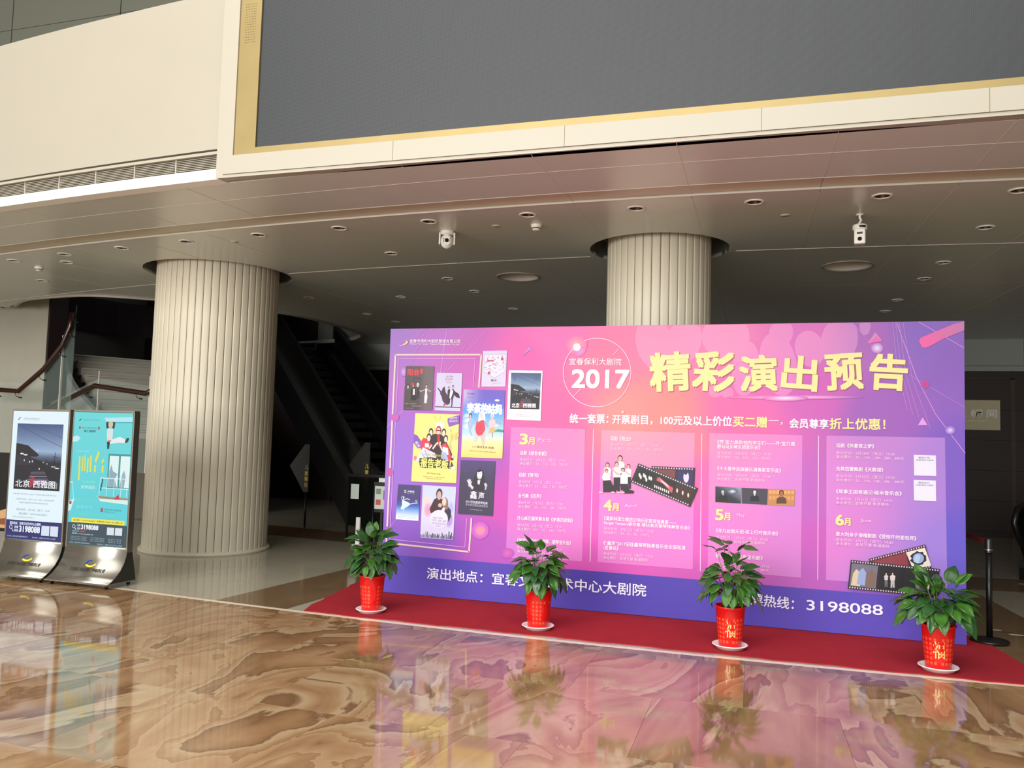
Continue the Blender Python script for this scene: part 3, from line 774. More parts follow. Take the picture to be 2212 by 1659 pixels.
# theatre ring and year
cx_, cy_, rx, ry = 1288.5, 808, 73, 74
P_.line([(cx_+rx*math.cos(a), cy_+ry*math.sin(a)) for a in [math.radians(-112+5.6*i) for i in range(61)] if not False], 1.8, (250, 200, 232))
P_.line([(1238, 859), (1253, 843)], 1.4, (250, 205, 232)); P_.line([(1323, 770), (1335, 757)], 1.4, (250, 205, 232))
P_.text('宜春保利大剧院', 1228, 784, 1341, 785, 15, (252, 232, 246), off=.012)
P_.text('2017', 1235, 821, 1357, 822.5, 38, (246, 242, 255), off=.045, res=5)
P_.obj('graphics_print', M['print'], BD)
L1 = P_.L
# big yellow title, each character tilted
P_ = Print(HB, put_board, PK); P_.L = L1; P_.step = .5
for pas in (0, 1):
    for ch, x, y, h, ti in (('精', 1446, 806, 86, -3), ('彩', 1541, 806, 88, 4), ('演', 1637, 810, 80, -2), ('出', 1727, 810, 76, 4), ('预', 1822, 807, 80, -3), ('告', 1919, 808, 80, 3)):
        wd = h*.98; dx = 1.2*(1-pas); dy = 1.4*(1-pas); t_ = math.tan(math.radians(ti))
        P_.text(ch, x-wd/2+dx, y-wd/2*t_+dy, x+wd/2+dx, y+wd/2*t_+dy, h*.93, (170, 110, 90) if not pas else (244, 232, 162), off=.036, res=3)
P_.obj('title_lettering', M['print'], BD)
P_ = Print(HB, put_board, PK); P_.L = L1; P_.step = 0.4
wt = (255, 238, 252); ye = (246, 230, 156)
P_.text('统一套票：', 1230, 907, 1313, 908, 20, wt, off=.03)
P_.text('开票剧目，100元及以上价位', 1322, 909, 1580, 914, 20, wt, off=.03)
P_.text('买二赠', 1583, 914, 1656, 916, 23, ye, off=.03); P_.text('一，', 1660, 916, 1690, 917, 9, wt, off=.03)
P_.text('会员尊享', 1705, 918, 1789, 920, 20, wt, off=.03); P_.text('折上优惠！', 1792, 919, 1912, 921, 23, ye, off=.03)
# company line
P_.poly([(858, 748), (868, 748), (875, 742), (877, 737), (881, 742), (876, 747), (867, 750)], (240, 196, 150))
P_.text('宜春市保利大剧院管理有限公司', 884, 739, 993, 740, 7.5, (250, 225, 250), off=.02)
P_.text('Yichun Poly Grand Theatre Management Co.,Ltd.', 884, 746, 992, 747, 4.6, (245, 215, 245), off=.02)
# schedule
sub = (250, 200, 240)
def show(x, y, title, w1, date, w2, price, w3, sk, th=9, pitch=8.6, gap=17):
    lines = title if isinstance(title, list) else [title]; ws = w1 if isinstance(w1, list) else [w1]
    yy = y
    for t_, w_ in zip(lines, ws):
        P_.text(t_, x, yy, x+w_, yy+sk*w_, th, wt, off=.021); yy += 10
    yy += gap-10
    P_.text('演出时间：'+date, x-.5, yy, x+w2, yy+sk*w2, 7.2, sub, off=.008)
    P_.text('演出票价：'+price, x-.5, yy+pitch, x+w3, yy+pitch+sk*w3, 7.2, sub, off=.008)
def month(x, y, d, name, nx, sk=.03):
    P_.text(d, x, y-1, x+16, y-1+.5, 22, ye, off=.05, res=4); P_.text('月', x+18, y+3, x+31, y+3.4, 15, ye, off=.05)
    P_.text(name, nx, y+1, nx+len(name)*5.6, y+1.6, 8.5, sub, off=.02)
P4 = '50、100、180、280元'; SOON = '即将开票 敬请期待'
month(1123, 952, '3', 'March', 1162)
show(1123, 981, '话剧《报告老板》', 58, '3月5日（周日）19:30', 100, P4, 103, .03, gap=14)
show(1121, 1028, '话剧《情书》', 43, '3月7日（周二）19:30', 92, P4, 104, .035, gap=15)
show(1120, 1073, '当代舞《回声》', 50, '3月10日（周五）19:30', 96, P4, 104, .04, gap=15)
show(1118, 1121, '开心麻花爆笑舞台剧《李茶的姑妈》', 120, '3月14日（周二）19:30', 97, P4, 105, .05, gap=15)
show(1118, 1169, '《美国“大都市”大提琴、钢琴音乐会》', 116, '3月24日（周五）19:30', 97, P4, 105, .055, gap=15)
show(1318, 950, '话剧《阳台》', 44, '4月15日（周六）19:30', 104, P4, 112, .03, gap=13)
month(1305, 1095, '4', 'April', 1349)
show(1305, 1122, ['《莫斯科国立模范交响乐团首席独奏家——', 'Sergei Tarasov谢尔盖·塔拉索夫钢琴独奏音乐会》'], [157, 186], '4月12日（周三）19:30', 108, '30、50、80、100元', 98, .065, gap=12)
show(1304, 1175, ['《“鑫声”2017田佳鑫钢琴独奏音乐会全国巡演', '-宜春站》'], [177, 33], '4月20日（周四）19:30', 108, SOON, 96, .065, gap=13)
show(1549, 958, ['《齐·宝力高和他的学生们——齐·宝力高', '野马马头琴乐团音乐会》'], [168, 93], '4月25日（周二）19:30', 117, '50、100、150、200元', 115, .03, gap=14)
show(1549, 1015, '《十大青年民族器乐演奏家音乐会》', 138, '4月30日（周日）19:30', 116, SOON, 103, .04, gap=14)
month(1546, 1116, '5', 'May', 1592)
show(1547, 1149, '《非凡丝路乐团-弦上行吟音乐会》', 134, '5月9日（周二）19:30', 112, SOON, 105, .055, gap=14)
show(1546, 1203, '歌舞剧《京剧》的儿音乐剧》'[0:0]+'音乐剧场《经典音乐剧》', 102, '5月16日（周二）19:30', 117, P4, 116, .06, gap=17)
show(1806, 966, '话剧《仲夏夜之梦》', 82, '5月28日（周日）19:30', 127, '50、100、180、280、380元', 148, .03, gap=16)
show(1806, 1016, '古典芭蕾舞剧《天鹅湖》', 102, '5月30日（周二）19:30', 127, '50、100、180、280、380元', 148, .035, gap=16)
show(1806, 1065, '《故事王国奇遇记·绘本音乐会》', 142, '5月31日（周三）19:30', 122, SOON, 114, .04, gap=16)
month(1806, 1128, '6', 'June', 1860)
show(1806, 1157, '意大利亲子滑稽默剧《受惊吓的面包师》', 174, '6月7日（周三）19:30', 124, SOON, 116, .06, gap=12)
P_.text('演出地点：宜春文化艺术中心大剧院', 924, 1239, 1397, 1278, 25, (240, 236, 255), off=.012, res=3)
P_.text('购票热线：', 1595, 1293, 1716, 1308, 26, (240, 236, 255), off=.012, res=3)
P_.text('3198088', 1743, 1310, 1908, 1322, 22, (240, 236, 255), off=.01, res=4)
P_.obj('schedule_lettering', M['print'], BD)
# small cards and photographs printed in the schedule
P_ = Print(HB, put_board, PK); P_.L = L1; P_.step = .5
for y in (987, 1041):
    P_.poly([(1974, y), (2022, y+1.5), (2023, y+46), (1975, y+44.5)], (232, 228, 248))
    P_.text('微信订阅' if y < 1000 else '微信支付', 1984, y+6, 2008, y+6.5, 4.5, (130, 125, 150), off=.02)
    P_.text('宜春保利大剧院', 1979, y+11, 2017, y+12, 3.5, (130, 125, 150), off=.02)
P_.obj('card_print', M['print'], BD)
# strip of three portraits
def fig(x, y, s, body, skin, hair, lean=0):
    """half-length portrait: shoulders, neck, face, hair"""
    P_.poly([(x-9*s, y+14*s), (x-8*s, y+5*s), (x-3*s, y+2*s), (x+3*s, y+2*s), (x+8*s, y+5*s), (x+9*s, y+14*s)], body)
    P_.poly([(x-1.5*s, y+3*s), (x+1.5*s, y+3*s), (x+1.3*s, y-1*s), (x-1.3*s, y-1*s)], skin)
    P_.disc(x+lean, y-4.5*s, 4.4*s, 5*s, hair, 12); P_.disc(x+lean, y-3.6*s, 3*s, 4*s, skin, 12)
P_.poly([(1545, 1054), (1601, 1057), (1600, 1091), (1545, 1088)], [(60, 66, 84), (150, 160, 180), (48, 52, 62), (24, 26, 30)])
P_.soft(1582, 1065, 12, 6.5, lambda x, y: (70, 76, 92), [(.01, (235, 240, 250), 1), (.5, (170, 178, 200), .7), (1, (70, 76, 92), 0)])
fig(1562, 1070, 1.1, (30, 30, 34), (190, 190, 196), (50, 50, 56), -1)
P_.poly([(1602, 1057), (1658, 1060), (1657, 1094), (1602, 1091)], (72, 70, 82)); fig(1630, 1071, 1.1, (34, 32, 40), (222, 216, 222), (40, 38, 46))
P_.poly([(1659, 1060), (1717, 1062), (1716, 1097), (1659, 1094)], (198, 138, 88))
for i in range(7):
    P_.poly([(1661+8*i, 1063+.2*i), (1667+8*i, 1063+.2*i), (1667+8*i, 1070+.2*i), (1661+8*i, 1070+.2*i)], (230, 172, 104)); P_.poly([(1661+8*i, 1075+.2*i), (1667+8*i, 1075+.2*i), (1667+8*i, 1083+.2*i), (1661+8*i, 1083+.2*i)], (222, 160, 96))
fig(1688, 1074, 1.25, (96, 66, 56), (176, 110, 80), (50, 32, 28))
P_.obj('portrait_print', M['print'], BD)
# choir in white shirts
def person(x, y, h, top, bot, skin=(226, 180, 160), hair=(50, 36, 34), wd=1.0):
    s = h/60
    P_.poly([(x-6*s*wd, y), (x-5.5*s*wd, y-30*s), (x+5.5*s*wd, y-30*s), (x+6*s*wd, y), (x+1.5*s, y), (x, y-18*s), (x-1.5*s, y)], bot)
    P_.poly([(x-6.5*s*wd, y-28*s), (x-8*s*wd, y-44*s), (x-3*s, y-48*s), (x+3*s, y-48*s), (x+8*s*wd, y-44*s), (x+6.5*s*wd, y-28*s)], top)
    P_.line([(x-8*s*wd, y-43*s), (x-1*s, y-36*s), (x+5*s*wd, y-33*s)], 3*s, skin)
    P_.disc(x, y-53*s, 4*s, 5.4*s, hair, 10); P_.disc(x, y-52*s, 3.1*s, 4.3*s, skin, 10)
ws = (244, 232, 240); bk = (44, 38, 42)
person(1339, 1062, 78, ws, bk); person(1312, 1062, 62, ws, bk); person(1357, 1059, 55, ws, bk); person(1332, 1066, 68, ws, bk)
P_.poly([(1303, 1066), (1302, 1040), (1318, 1040), (1324, 1052), (1338, 1046), (1340, 1052), (1322, 1066)], bk); P_.poly([(1300, 1034), (1303, 1026), (1310, 1023), (1317, 1028), (1319, 1040), (1303, 1041)], ws); P_.disc(1310, 1020, 3.6, 4.6, (60, 40, 38)); P_.disc(1310, 1021, 2.6, 3.6, (226, 180, 160))
P_.poly([(1340, 1047), (1356, 1047), (1358, 1060), (1370, 1064), (1368, 1069), (1348, 1069)], bk); P_.poly([(1340, 1030), (1348, 1022), (1356, 1028), (1356, 1048), (1340, 1048)], ws); P_.disc(1345, 1018, 3.6, 4.6, (60, 40, 38)); P_.disc(1345, 1019, 2.6, 3.6, (226, 180, 160))
for x in (1298, 1324, 1337, 1345): P_.disc(x, 1066.5, 5, 2, (235, 190, 200), 8)
def film(A, B, hgt, c, frames, dots=True):
    (ax, ay), (bx_, by_) = A, B; L_ = math.hypot(bx_-ax, by_-ay); ux, uy = (bx_-ax)/L_, (by_-ay)/L_; nx, ny = -uy, ux
    f = lambda a, d: (ax+ux*a+nx*d, ay+uy*a+ny*d)
    P_.poly([f(0, 0), f(L_, 0), f(L_, hgt), f(0, hgt)], c)
    if dots:
        k = 3
        while k < L_-3:
            for d in (1.6, hgt-4.8): P_.poly([f(k, d), f(k+2.6, d), f(k+2.6, d+3), f(k, d+3)], (215, 205, 220))
            P_.L -= P_.step*1; k += 5.6
        P_.L += P_.step
    for a0, a1, cc in frames: P_.poly([f(a0, 6.5), f(a1, 6.5), f(a1, hgt-6.5), f(a0, hgt-6.5)], cc)
    return f
P_.obj('choir_print', M['print'], BD)
film((1407, 1010), (1501, 1014), 52, (58, 44, 50), [(4, 52, (124, 70, 72)), (58, 90, (54, 52, 104))])
P_.disc(1482, 1034, 6, 12, (222, 214, 232)); P_.disc(1481, 1024, 4, 5, (60, 50, 90))
f = film((1379, 1004), (1508, 1058), 44, (50, 46, 50), [(6, 44, (34, 32, 36)), (48, 92, (46, 34, 36)), (96, 134, (70, 46, 44))])
for i in range(7): p = f(12+4.4*i, 22+4*math.sin(i*2)); P_.disc(p[0], p[1], 2.2, 4.5, (222, 222, 222), 8)
P_.poly([f(50, 12), f(54, 10), f(78, 18), f(90, 20), f(92, 32), f(84, 28), f(66, 20), f(50, 19)], (206, 96, 104)); P_.poly([f(56, 13), f(76, 18), f(82, 24), f(62, 18)], (236, 206, 220))
for i in range(8): p = f(52+4.6*i, 32); P_.disc(p[0], p[1], 1.4, 3.6, (226, 222, 226), 8)
for i in range(3): p = f(100+13*i, 22); P_.disc(p[0], p[1], 2, 5, (228, 214, 206), 8)
P_.obj('film_strip_print', M['print'], BD)
f = film((1877, 1211), (1999, 1180), 52, (74, 40, 52), [(6, 80, (140, 62, 72))])
P_.poly([(1957, 1197), (1998, 1187), (2012, 1226), (1972, 1232)], (232, 220, 210))
P_.poly([(1984+(17+3*math.sin(i*2.6))*math.cos(2*PI*i/18), 1210+(15+2.5*math.sin(i*3.1))*math.sin(2*PI*i/18)) for i in range(18)], (40, 46, 60)); P_.disc(1984, 1210, 12, 11, (150, 172, 214)); P_.poly([(1974, 1218), (1977, 1204), (1984, 1201), (1988, 1206), (1985, 1220)], (176, 200, 236))
f = film((1838, 1213), (2030, 1233), 62, (46, 40, 46), [(3, 60, (118, 112, 130)), (66, 118, (38, 36, 40)), (122, 186, (40, 42, 44))])
P_.poly([f(6, 54), f(8, 28), f(14, 18), f(22, 24), f(26, 54)], (214, 196, 164)); P_.poly([f(18, 50), f(20, 22), f(28, 14), f(36, 24), f(36, 52)], (150, 168, 214)); P_.poly([f(36, 54), f(38, 24), f(48, 16), f(57, 26), f(57, 54)], (126, 104, 96))
p = f(82, 50); person(p[0], p[1], 32, (196, 208, 220), (110, 110, 116)); p = f(96, 50); person(p[0], p[1], 34, (220, 212, 214), (190, 186, 190), wd=1.3)
p = f(150, 46); P_.disc(p[0], p[1]-8, 5, 10, (120, 124, 110)); p = f(172, 44); P_.disc(p[0], p[1]-6, 3, 9, (214, 214, 214))
P_.obj('film_strip_print', M['print'], BD)

# ---- the eight small posters printed on the left half
def sheet(quad):
    """local 0..100 x 0..100 (y down) inside a measured quad TL,TR,BR,BL"""
    h = homography([(0, 0), (100, 0), (100, 100), (0, 100)], quad)
    return h
class Sheet(Print):
    def __init__(s, quad, put=put_board, k=PK, L=L1+3, img=HB):
        h = sheet(quad); Print.__init__(s, lambda x, y: img(*h(x, y)), put, k); s.L = L; s.step = .5
def head(p, x, y, r, skin, hair, n=12):
    p.disc(x, y-r*.25, r*1.15, r*1.25, hair, n); p.disc(x, y+r*.1, r*.8, r, skin, n)
def station(p):
    """night railway station picture filling the sheet"""
    p.grid(((0, 0), (100, 0), (100, 100), (0, 100)), 6, 12, lambda x, y: mixc((66, 84, 128), (150, 176, 206), min(y/42, 1)) if y < 45 else mixc((120, 140, 170), (26, 26, 40), min((y-45)/14, 1)))
    p.L += .5
    p.line([(2, 2), (60, 22), (100, 34)], .7, (60, 74, 104)); p.line([(22, 0), (100, 20)], .5, (60, 74, 104))
    p.poly([(0, 30), (26, 33), (52, 47), (46, 50), (30, 50), (100, 66), (100, 100), (0, 100)], (30, 26, 36))
    p.poly([(4, 48), (40, 53), (44, 62), (4, 64)], (46, 40, 52)); p.poly([(70, 58), (100, 62), (100, 70), (70, 66)], (36, 34, 46))
    for x, y, a, b_ in ((14, 46, 4, 1.3), (22, 47.5, 5, 1.2), (32, 58, 1.2, 1.4), (20, 56, 1, 1.6), (38, 57, 1.2, 1.6), (54, 68, 1.4, 1.2), (84, 64, 5, .8), (92, 66, 5, .8), (48, 40, 1, .8), (62, 58, 1, 1), (70, 60, 1.2, 1)): p.disc(x, y, a, b_, (226, 226, 232), 8)
    p.line([(87, 42), (84, 66)], 1.2, (34, 36, 50)); p.line([(82, 48), (92, 50)], .8, (34, 36, 50)); p.line([(68, 52), (68, 62)], .8, (40, 42, 56))
    for i in range(9): p.line([(38-i*1.5, 72+2.6*i), (66+i*2, 71+2.6*i)], .9, (140, 140, 158) if i % 2 else (88, 80, 96))
    p.poly([(38, 80), (46, 80), (42, 96), (34, 97)], (170, 44, 64)); p.poly([(46, 86), (70, 84), (76, 90), (44, 92)], (150, 120, 150))
    for k_, x in ((0, 9), (1, 14), (2, 78), (3, 84), (4, 90), (5, 96)): p.text('亲爱的你', x-1.5, 12+k_ % 2*3, x+1.5, 12+k_ % 2*3, 16, (104, 126, 162))
# station poster
s = Sheet([(1098, 803), (1171, 804), (1167, 912), (1094, 909)])
s.poly([(0, 0), (100, 0), (100, 100), (0, 100)], (246, 242, 252))
s.text('主演 编剧 导演 出品 制作 联合出品', 8, 77, 94, 77, 2, (90, 80, 100)); s.text('2017年3月14日 周二19:30', 30, 84, 70, 84, 2.4, (150, 130, 160))
s.text('演出地点宜春文化艺术中心大剧院', 22, 89, 80, 89, 1.8, (120, 110, 130)); s.text('购票热线宜春保利大剧院', 30, 92, 72, 92, 1.8, (120, 110, 130))
s.obj('poster_print', M['print'], BD)
s = Sheet([(1103, 808), (1168, 809), (1164, 887), (1101, 886)], L=L1+8); station(s)
s.text('北京', 6, 90, 32, 90, 13, (244, 240, 246), off=.03); s.text('西雅图', 44, 90, 88, 90, 12, (244, 240, 246), off=.03); s.obj('poster_print', M['print'], BD)
# architect-like city poster
s = Sheet([(1042, 761), (1094, 760), (1091, 838), (1039, 838)]); s.poly([(0, 0), (100, 0), (100, 100), (0, 100)], (214, 206, 236))
s.poly([(8, 10), (95, 10), (95, 58), (52, 76), (8, 58)], (228, 222, 244)); s.line([(8, 10), (95, 10), (95, 58), (52, 76), (8, 58), (8, 10)], .9, (150, 144, 172))
rnd = random.Random(3)
for i in range(78):
    x, y = 10+80*rnd.random(), 12+52*rnd.random(); a, b_ = (1+7*rnd.random(), .8+rnd.random()) if rnd.random() < .6 else (1+rnd.random(), 1+7*rnd.random())
    lim = 58+18*(1-abs(x-52)/44)
    if y+b_ > lim-6: continue
    s.rect(x, y, min(x+a, 93), y+b_, rnd.choice([(70, 66, 84), (96, 90, 112), (150, 144, 172), (120, 112, 140), (176, 170, 196)])); s.L -= .5
s.L += .5
for x, y, a, b_ in ((20, 26, 28, 4), (76, 20, 11, 7), (24, 58, 11, 8), (40, 36, 16, 2), (10, 46, 8, 2)): s.rect(x, y, x+a, y+b_, (206, 72, 96))
s.text('情书', 38, 83, 62, 83, 7, (70, 60, 84), off=.02); s.line([(42, 93), (60, 91), (80, 89)], .6, (120, 110, 140)); s.obj('poster_print', M['print'], BD)
# dark drama poster
s = Sheet([(876, 793), (937, 794), (933, 889), (871, 888)])
s.grid(((0, 0), (100, 0), (100, 100), (0, 100)), 4, 6, lambda x, y: mixc((96, 84, 90), (78, 68, 68), y/100) if x < 70 else (112, 100, 106)); s.L += .5
s.text('阳台', 8, 14, 48, 14, 15, (224, 72, 82), off=.03); s.rect(52, 6, 60, 18, (224, 72, 82))
s.line([(28, 28), (56, 28), (56, 44)], 1, (60, 52, 54)); s.line([(30, 30), (30, 46)], 1, (60, 52, 54)); s.line([(84, 36), (84, 62)], .8, (130, 118, 122)); s.line([(94, 36), (94, 62)], .8, (130, 118, 122))
def gown(p, x, y, h, c, skin=(210, 190, 190)):
    p.poly([(x-h*.10, y), (x-h*.12, y-h*.3), (x-h*.07, y-h*.55), (x-h*.09, y-h*.75), (x+h*.09, y-h*.75), (x+h*.07, y-h*.55), (x+h*.13, y-h*.3), (x+h*.08, y)], c)
    head(p, x, y-h*.87, h*.075, skin, (50, 40, 42))
gown(s, 76, 84, 44, (232, 222, 232)); s.line([(70, 54), (58, 58), (46, 52)], 1.8, (214, 196, 198)); s.line([(82, 54), (92, 58)], 1.8, (214, 196, 198)); s.line([(74, 84), (76, 96)], 2, (120, 108, 110))
s.poly([(24, 78), (22, 56), (30, 48), (40, 50), (42, 78)], (44, 38, 42)); s.poly([(30, 66), (30, 52), (36, 52), (37, 66)], (226, 220, 226)); head(s, 30, 44, 4, (200, 180, 178), (40, 34, 36)); s.disc(28, 42, 6, 4, (196, 60, 76)); head(s, 46, 44, 4, (200, 184, 182), (220, 214, 216)); head(s, 12, 48, 4, (190, 174, 172), (40, 34, 36)); s.poly([(42, 76), (44, 50), (52, 50), (52, 72)], (56, 48, 52))
s.text('青春是一场冒险的旅行', 4, 86, 46, 86, 3, (180, 168, 172)); s.text('就在阳台等你', 30, 91, 62, 91, 3.2, (180, 168, 172)); s.text('3月24日周五', 6, 96, 36, 96, 2, (170, 158, 162)); s.obj('poster_print', M['print'], BD)
# pale dance poster
s = Sheet([(943, 808), (998, 809), (994, 891), (939, 889)]); s.poly([(0, 0), (100, 0), (100, 100), (0, 100)], (206, 200, 232))
s.text('当代舞', 37, 9, 63, 9, 4.5, (90, 80, 100)); s.text('回声', 35, 17, 64, 17, 8, (184, 96, 130)); s.text('演出票价', 38, 25, 62, 25, 3, (110, 100, 124))
s.poly([(22, 50), (26, 40), (34, 36), (38, 50), (48, 62), (54, 76), (48, 86), (38, 82), (28, 74), (24, 64), (16, 54)], (74, 50, 72)); s.poly([(4, 38), (8, 40), (20, 48), (26, 52), (20, 54), (8, 44)], (84, 60, 76))
s.poly([(46, 46), (52, 40), (56, 46), (54, 60), (58, 76), (54, 86), (46, 74)], (58, 44, 62)); s.poly([(60, 50), (66, 40), (74, 48), (90, 54), (96, 66), (82, 64), (72, 58), (68, 72), (68, 84), (64, 84), (62, 66), (54, 74), (52, 66)], (50, 42, 56))
s.poly([(58, 50), (66, 44), (68, 50), (60, 68), (54, 66)], (236, 232, 244)); head(s, 66, 37, 3.6, (206, 180, 184), (40, 32, 40)); head(s, 50, 40, 3.2, (206, 180, 184), (60, 40, 52)); s.poly([(32, 82), (40, 82), (38, 88), (34, 88)], (190, 60, 90)); s.rect(63, 84, 67, 89, (40, 34, 42))
s.rect(0, 89, 100, 91.4, (72, 64, 84)); s.obj('poster_print', M['print'], BD)
# yellow comedy poster
s = Sheet([(897, 895), (992, 898), (986, 1046), (889, 1042)]); s.poly([(0, 0), (100, 0), (100, 100), (0, 100)], (242, 228, 134))
rnd = random.Random(5)
for i in range(46):
    x, y = 30+68*rnd.random(), 10+58*rnd.random(); s.disc(x, y, 3+4*rnd.random(), 2+3*rnd.random(), rnd.choice([(222, 206, 132), (232, 218, 150), (214, 194, 128), (238, 226, 160)]), 8, rnd.random()*3); s.L -= .4
s.L += 1
s.poly([(74, 6), (98, 1), (100, 2), (100, 14), (78, 19), (74, 12)], (140, 96, 182)); s.text('话剧报告老板', 78, 6.5, 95, 5, 3, (244, 236, 250)); s.text('喜剧年度大戏', 78, 10.5, 96, 9.5, 3, (244, 236, 250))
s.poly([(0, 31), (8, 33), (18, 42), (22, 47), (20, 51), (10, 52), (0, 44)], (134, 92, 184)); s.text('都来', 5, 42, 14, 50, 5, (240, 232, 250))
s.poly([(46, 12), (50, 16), (52, 10), (56, 16), (58, 9), (61, 16), (65, 11), (66, 17), (64, 22), (49, 22)], (240, 238, 250)); s.line([(44, 3), (48, 9)], .6, (190, 170, 120)); s.line([(58, 3), (56, 9)], .6, (190, 170, 120))
s.poly([(34, 66), (30, 54), (34, 44), (36, 34), (44, 30), (60, 30), (68, 34), (78, 46), (86, 56), (92, 66), (88, 68), (76, 60), (70, 68), (60, 76), (46, 68)], (58, 40, 46))
s.poly([(18, 56), (16, 42), (22, 36), (32, 38), (40, 46), (38, 52), (28, 54), (26, 60)], (222, 60, 84)); s.poly([(64, 46), (72, 42), (80, 50), (86, 62), (84, 74), (78, 64), (70, 58)], (220, 66, 84))
s.poly([(66, 48), (78, 50), (80, 60), (66, 60)], (240, 232, 236)); s.poly([(26, 44), (34, 44), (36, 50), (26, 50)], (236, 224, 230)); s.poly([(52, 28), (58, 28), (60, 46), (54, 48)], (190, 50, 58))
for x, y, r in ((38, 28, 4.4), (34, 36, 4.6), (67, 28, 4.4), (72, 37, 4.2)): head(s, x, y, r, (244, 214, 206), (44, 32, 36))
head(s, 55, 25, 5, (244, 206, 196), (196, 50, 66)); s.rect(51, 24, 60, 25.6, (40, 30, 34)); s.line([(44, 52), (52, 44), (56, 43)], 3, (244, 214, 206)); s.line([(66, 54), (60, 46), (60, 41)], 3, (244, 214, 206)); s.line([(36, 52), (42, 46)], 2.4, (244, 214, 206))
s.poly([(14, 60), (22, 50), (36, 54), (50, 58), (54, 66), (40, 68), (20, 70), (14, 66)], (214, 216, 240)); s.poly([(64, 56), (74, 56), (80, 66), (76, 70), (64, 66)], (170, 184, 226)); s.line([(26, 54), (34, 64)], 1, (120, 124, 170)); s.line([(20, 58), (28, 66)], 1, (120, 124, 170))
s.text('从来没有一部喜剧这样好笑', 26, 60, 70, 62, 3.2, (190, 172, 96), off=.03)
s.poly([(14, 66), (40, 64), (70, 66), (88, 70), (96, 80), (84, 80), (60, 79), (30, 80), (18, 79)], (66, 58, 52)); s.disc(12, 68, 4, 3.6, (238, 214, 222)); s.disc(6, 66, 3.4, 3.4, (226, 130, 150)); s.disc(92, 79, 5, 3, (236, 232, 240)); s.disc(90, 62, 3, 2.6, (238, 206, 190))
s.text('报告老板！', 19, 72, 86, 74, 13, (250, 240, 130), off=.03, res=3)
s.text('2017.03.05 19:30', 34, 87, 64, 88, 2, (110, 98, 70)); s.text('宜春文化艺术中心大剧院购票热线', 26, 92, 74, 93, 1.2, (130, 118, 86)); s.text('宜春保利大剧院管理有限公司', 32, 94.5, 66, 95.3, 1.2, (130, 118, 86)); s.obj('poster_print', M['print'], BD)
# beach comedy poster
s = Sheet([(1001, 844), (1090, 846), (1085, 993), (996, 990)])
def sky(x, y):
    if y < 26: return mixc(mixc((200, 180, 226), (110, 96, 200), min(x/45, 1)), (86, 130, 222), max(0, (y-10)/16)*.6)
    if y < 62: return mixc((70, 150, 232), (190, 220, 246), (y-26)/36)
    if y < 74: return mixc((170, 216, 240), (236, 228, 214), (y-62)/12)
    return mixc((246, 228, 180), (250, 212, 120), (y-74)/26)
s.grid(((0, 0), (100, 0), (100, 100), (0, 100)), 8, 20, sky); s.L += .5
for x, y, a, b_ in ((2, 40, 12, 6), (8, 46, 14, 6), (4, 54, 16, 6), (80, 52, 10, 3)): s.soft(max(x, a), y, a, b_, lambda x, y: sky(x, y), [(.01, (238, 240, 252), .9), (.5, (232, 238, 252), .7), (1, (220, 232, 250), 0)], n=14)
s.poly([(78, 60), (86, 57), (100, 58), (100, 62), (78, 61)], (90, 150, 130))
s.text('开心麻花', 9, 6, 27, 6.5, 3, (120, 60, 120), off=.02); s.text('演出制作出品', 9, 11, 26, 11.3, 1.6, (130, 110, 160))
for off_, cc, dd in ((.06, (220, 228, 252), .3), (.035, (252, 252, 255), 0)): s.text('李茶的姑妈', 10+dd, 26.5+dd, 94+dd, 28+dd, 14, cc, off=off_, res=2)
s.text('好莱坞式爆笑舞台剧', 56, 33, 97, 34, 2, (200, 222, 250)); s.disc(82, 15, 6, 1.6, (238, 240, 252), 10)
s.poly([(30, 92-14), (31, 66), (35, 62), (42, 62), (40, 70), (36, 76)], (206, 206, 214)); s.poly([(44, 66), (50, 60), (56, 62), (56, 76), (54, 84), (51, 82)], (214, 196, 190))
s.poly([(32, 58), (34, 48), (40, 42), (50, 42), (54, 50), (56, 58), (50, 66), (40, 68), (34, 64)], (222, 70, 92)); s.poly([(38, 48), (39, 36), (46, 32), (54, 35), (56, 46), (50, 44), (42, 46)], (244, 238, 248)); s.disc(46, 38, 4, 4.4, (236, 206, 206)); s.line([(55, 48), (62, 54)], 2.2, (206, 160, 156))
head(s, 19, 40, 3.6, (200, 184, 190), (70, 70, 90)); s.poly([(13, 50), (16, 44), (24, 44), (26, 54), (20, 60), (26, 68), (23, 68), (16, 60)], (170, 186, 222))
head(s, 72, 39, 3.6, (214, 186, 180), (232, 230, 238)); s.poly([(64, 48), (68, 43), (78, 43), (82, 50), (76, 56), (68, 56)], (226, 200, 206)); s.poly([(68, 55), (78, 55), (80, 62), (64, 63)], (232, 180, 110)); s.line([(74, 62), (74, 70)], 1.6, (170, 140, 130)); s.line([(82, 46), (94, 49)], 1.6, (190, 160, 150))
s.text('2017.3.14 19:30', 38, 84, 78, 85, 3, (96, 66, 60), off=.03); s.text('演出时间', 26, 84, 36, 84.3, 1.6, (140, 110, 90)); s.text('宜春文化艺术中心大剧院 购票热线', 20, 90, 84, 91.5, 1.5, (140, 110, 90)); s.obj('poster_print', M['print'], BD)
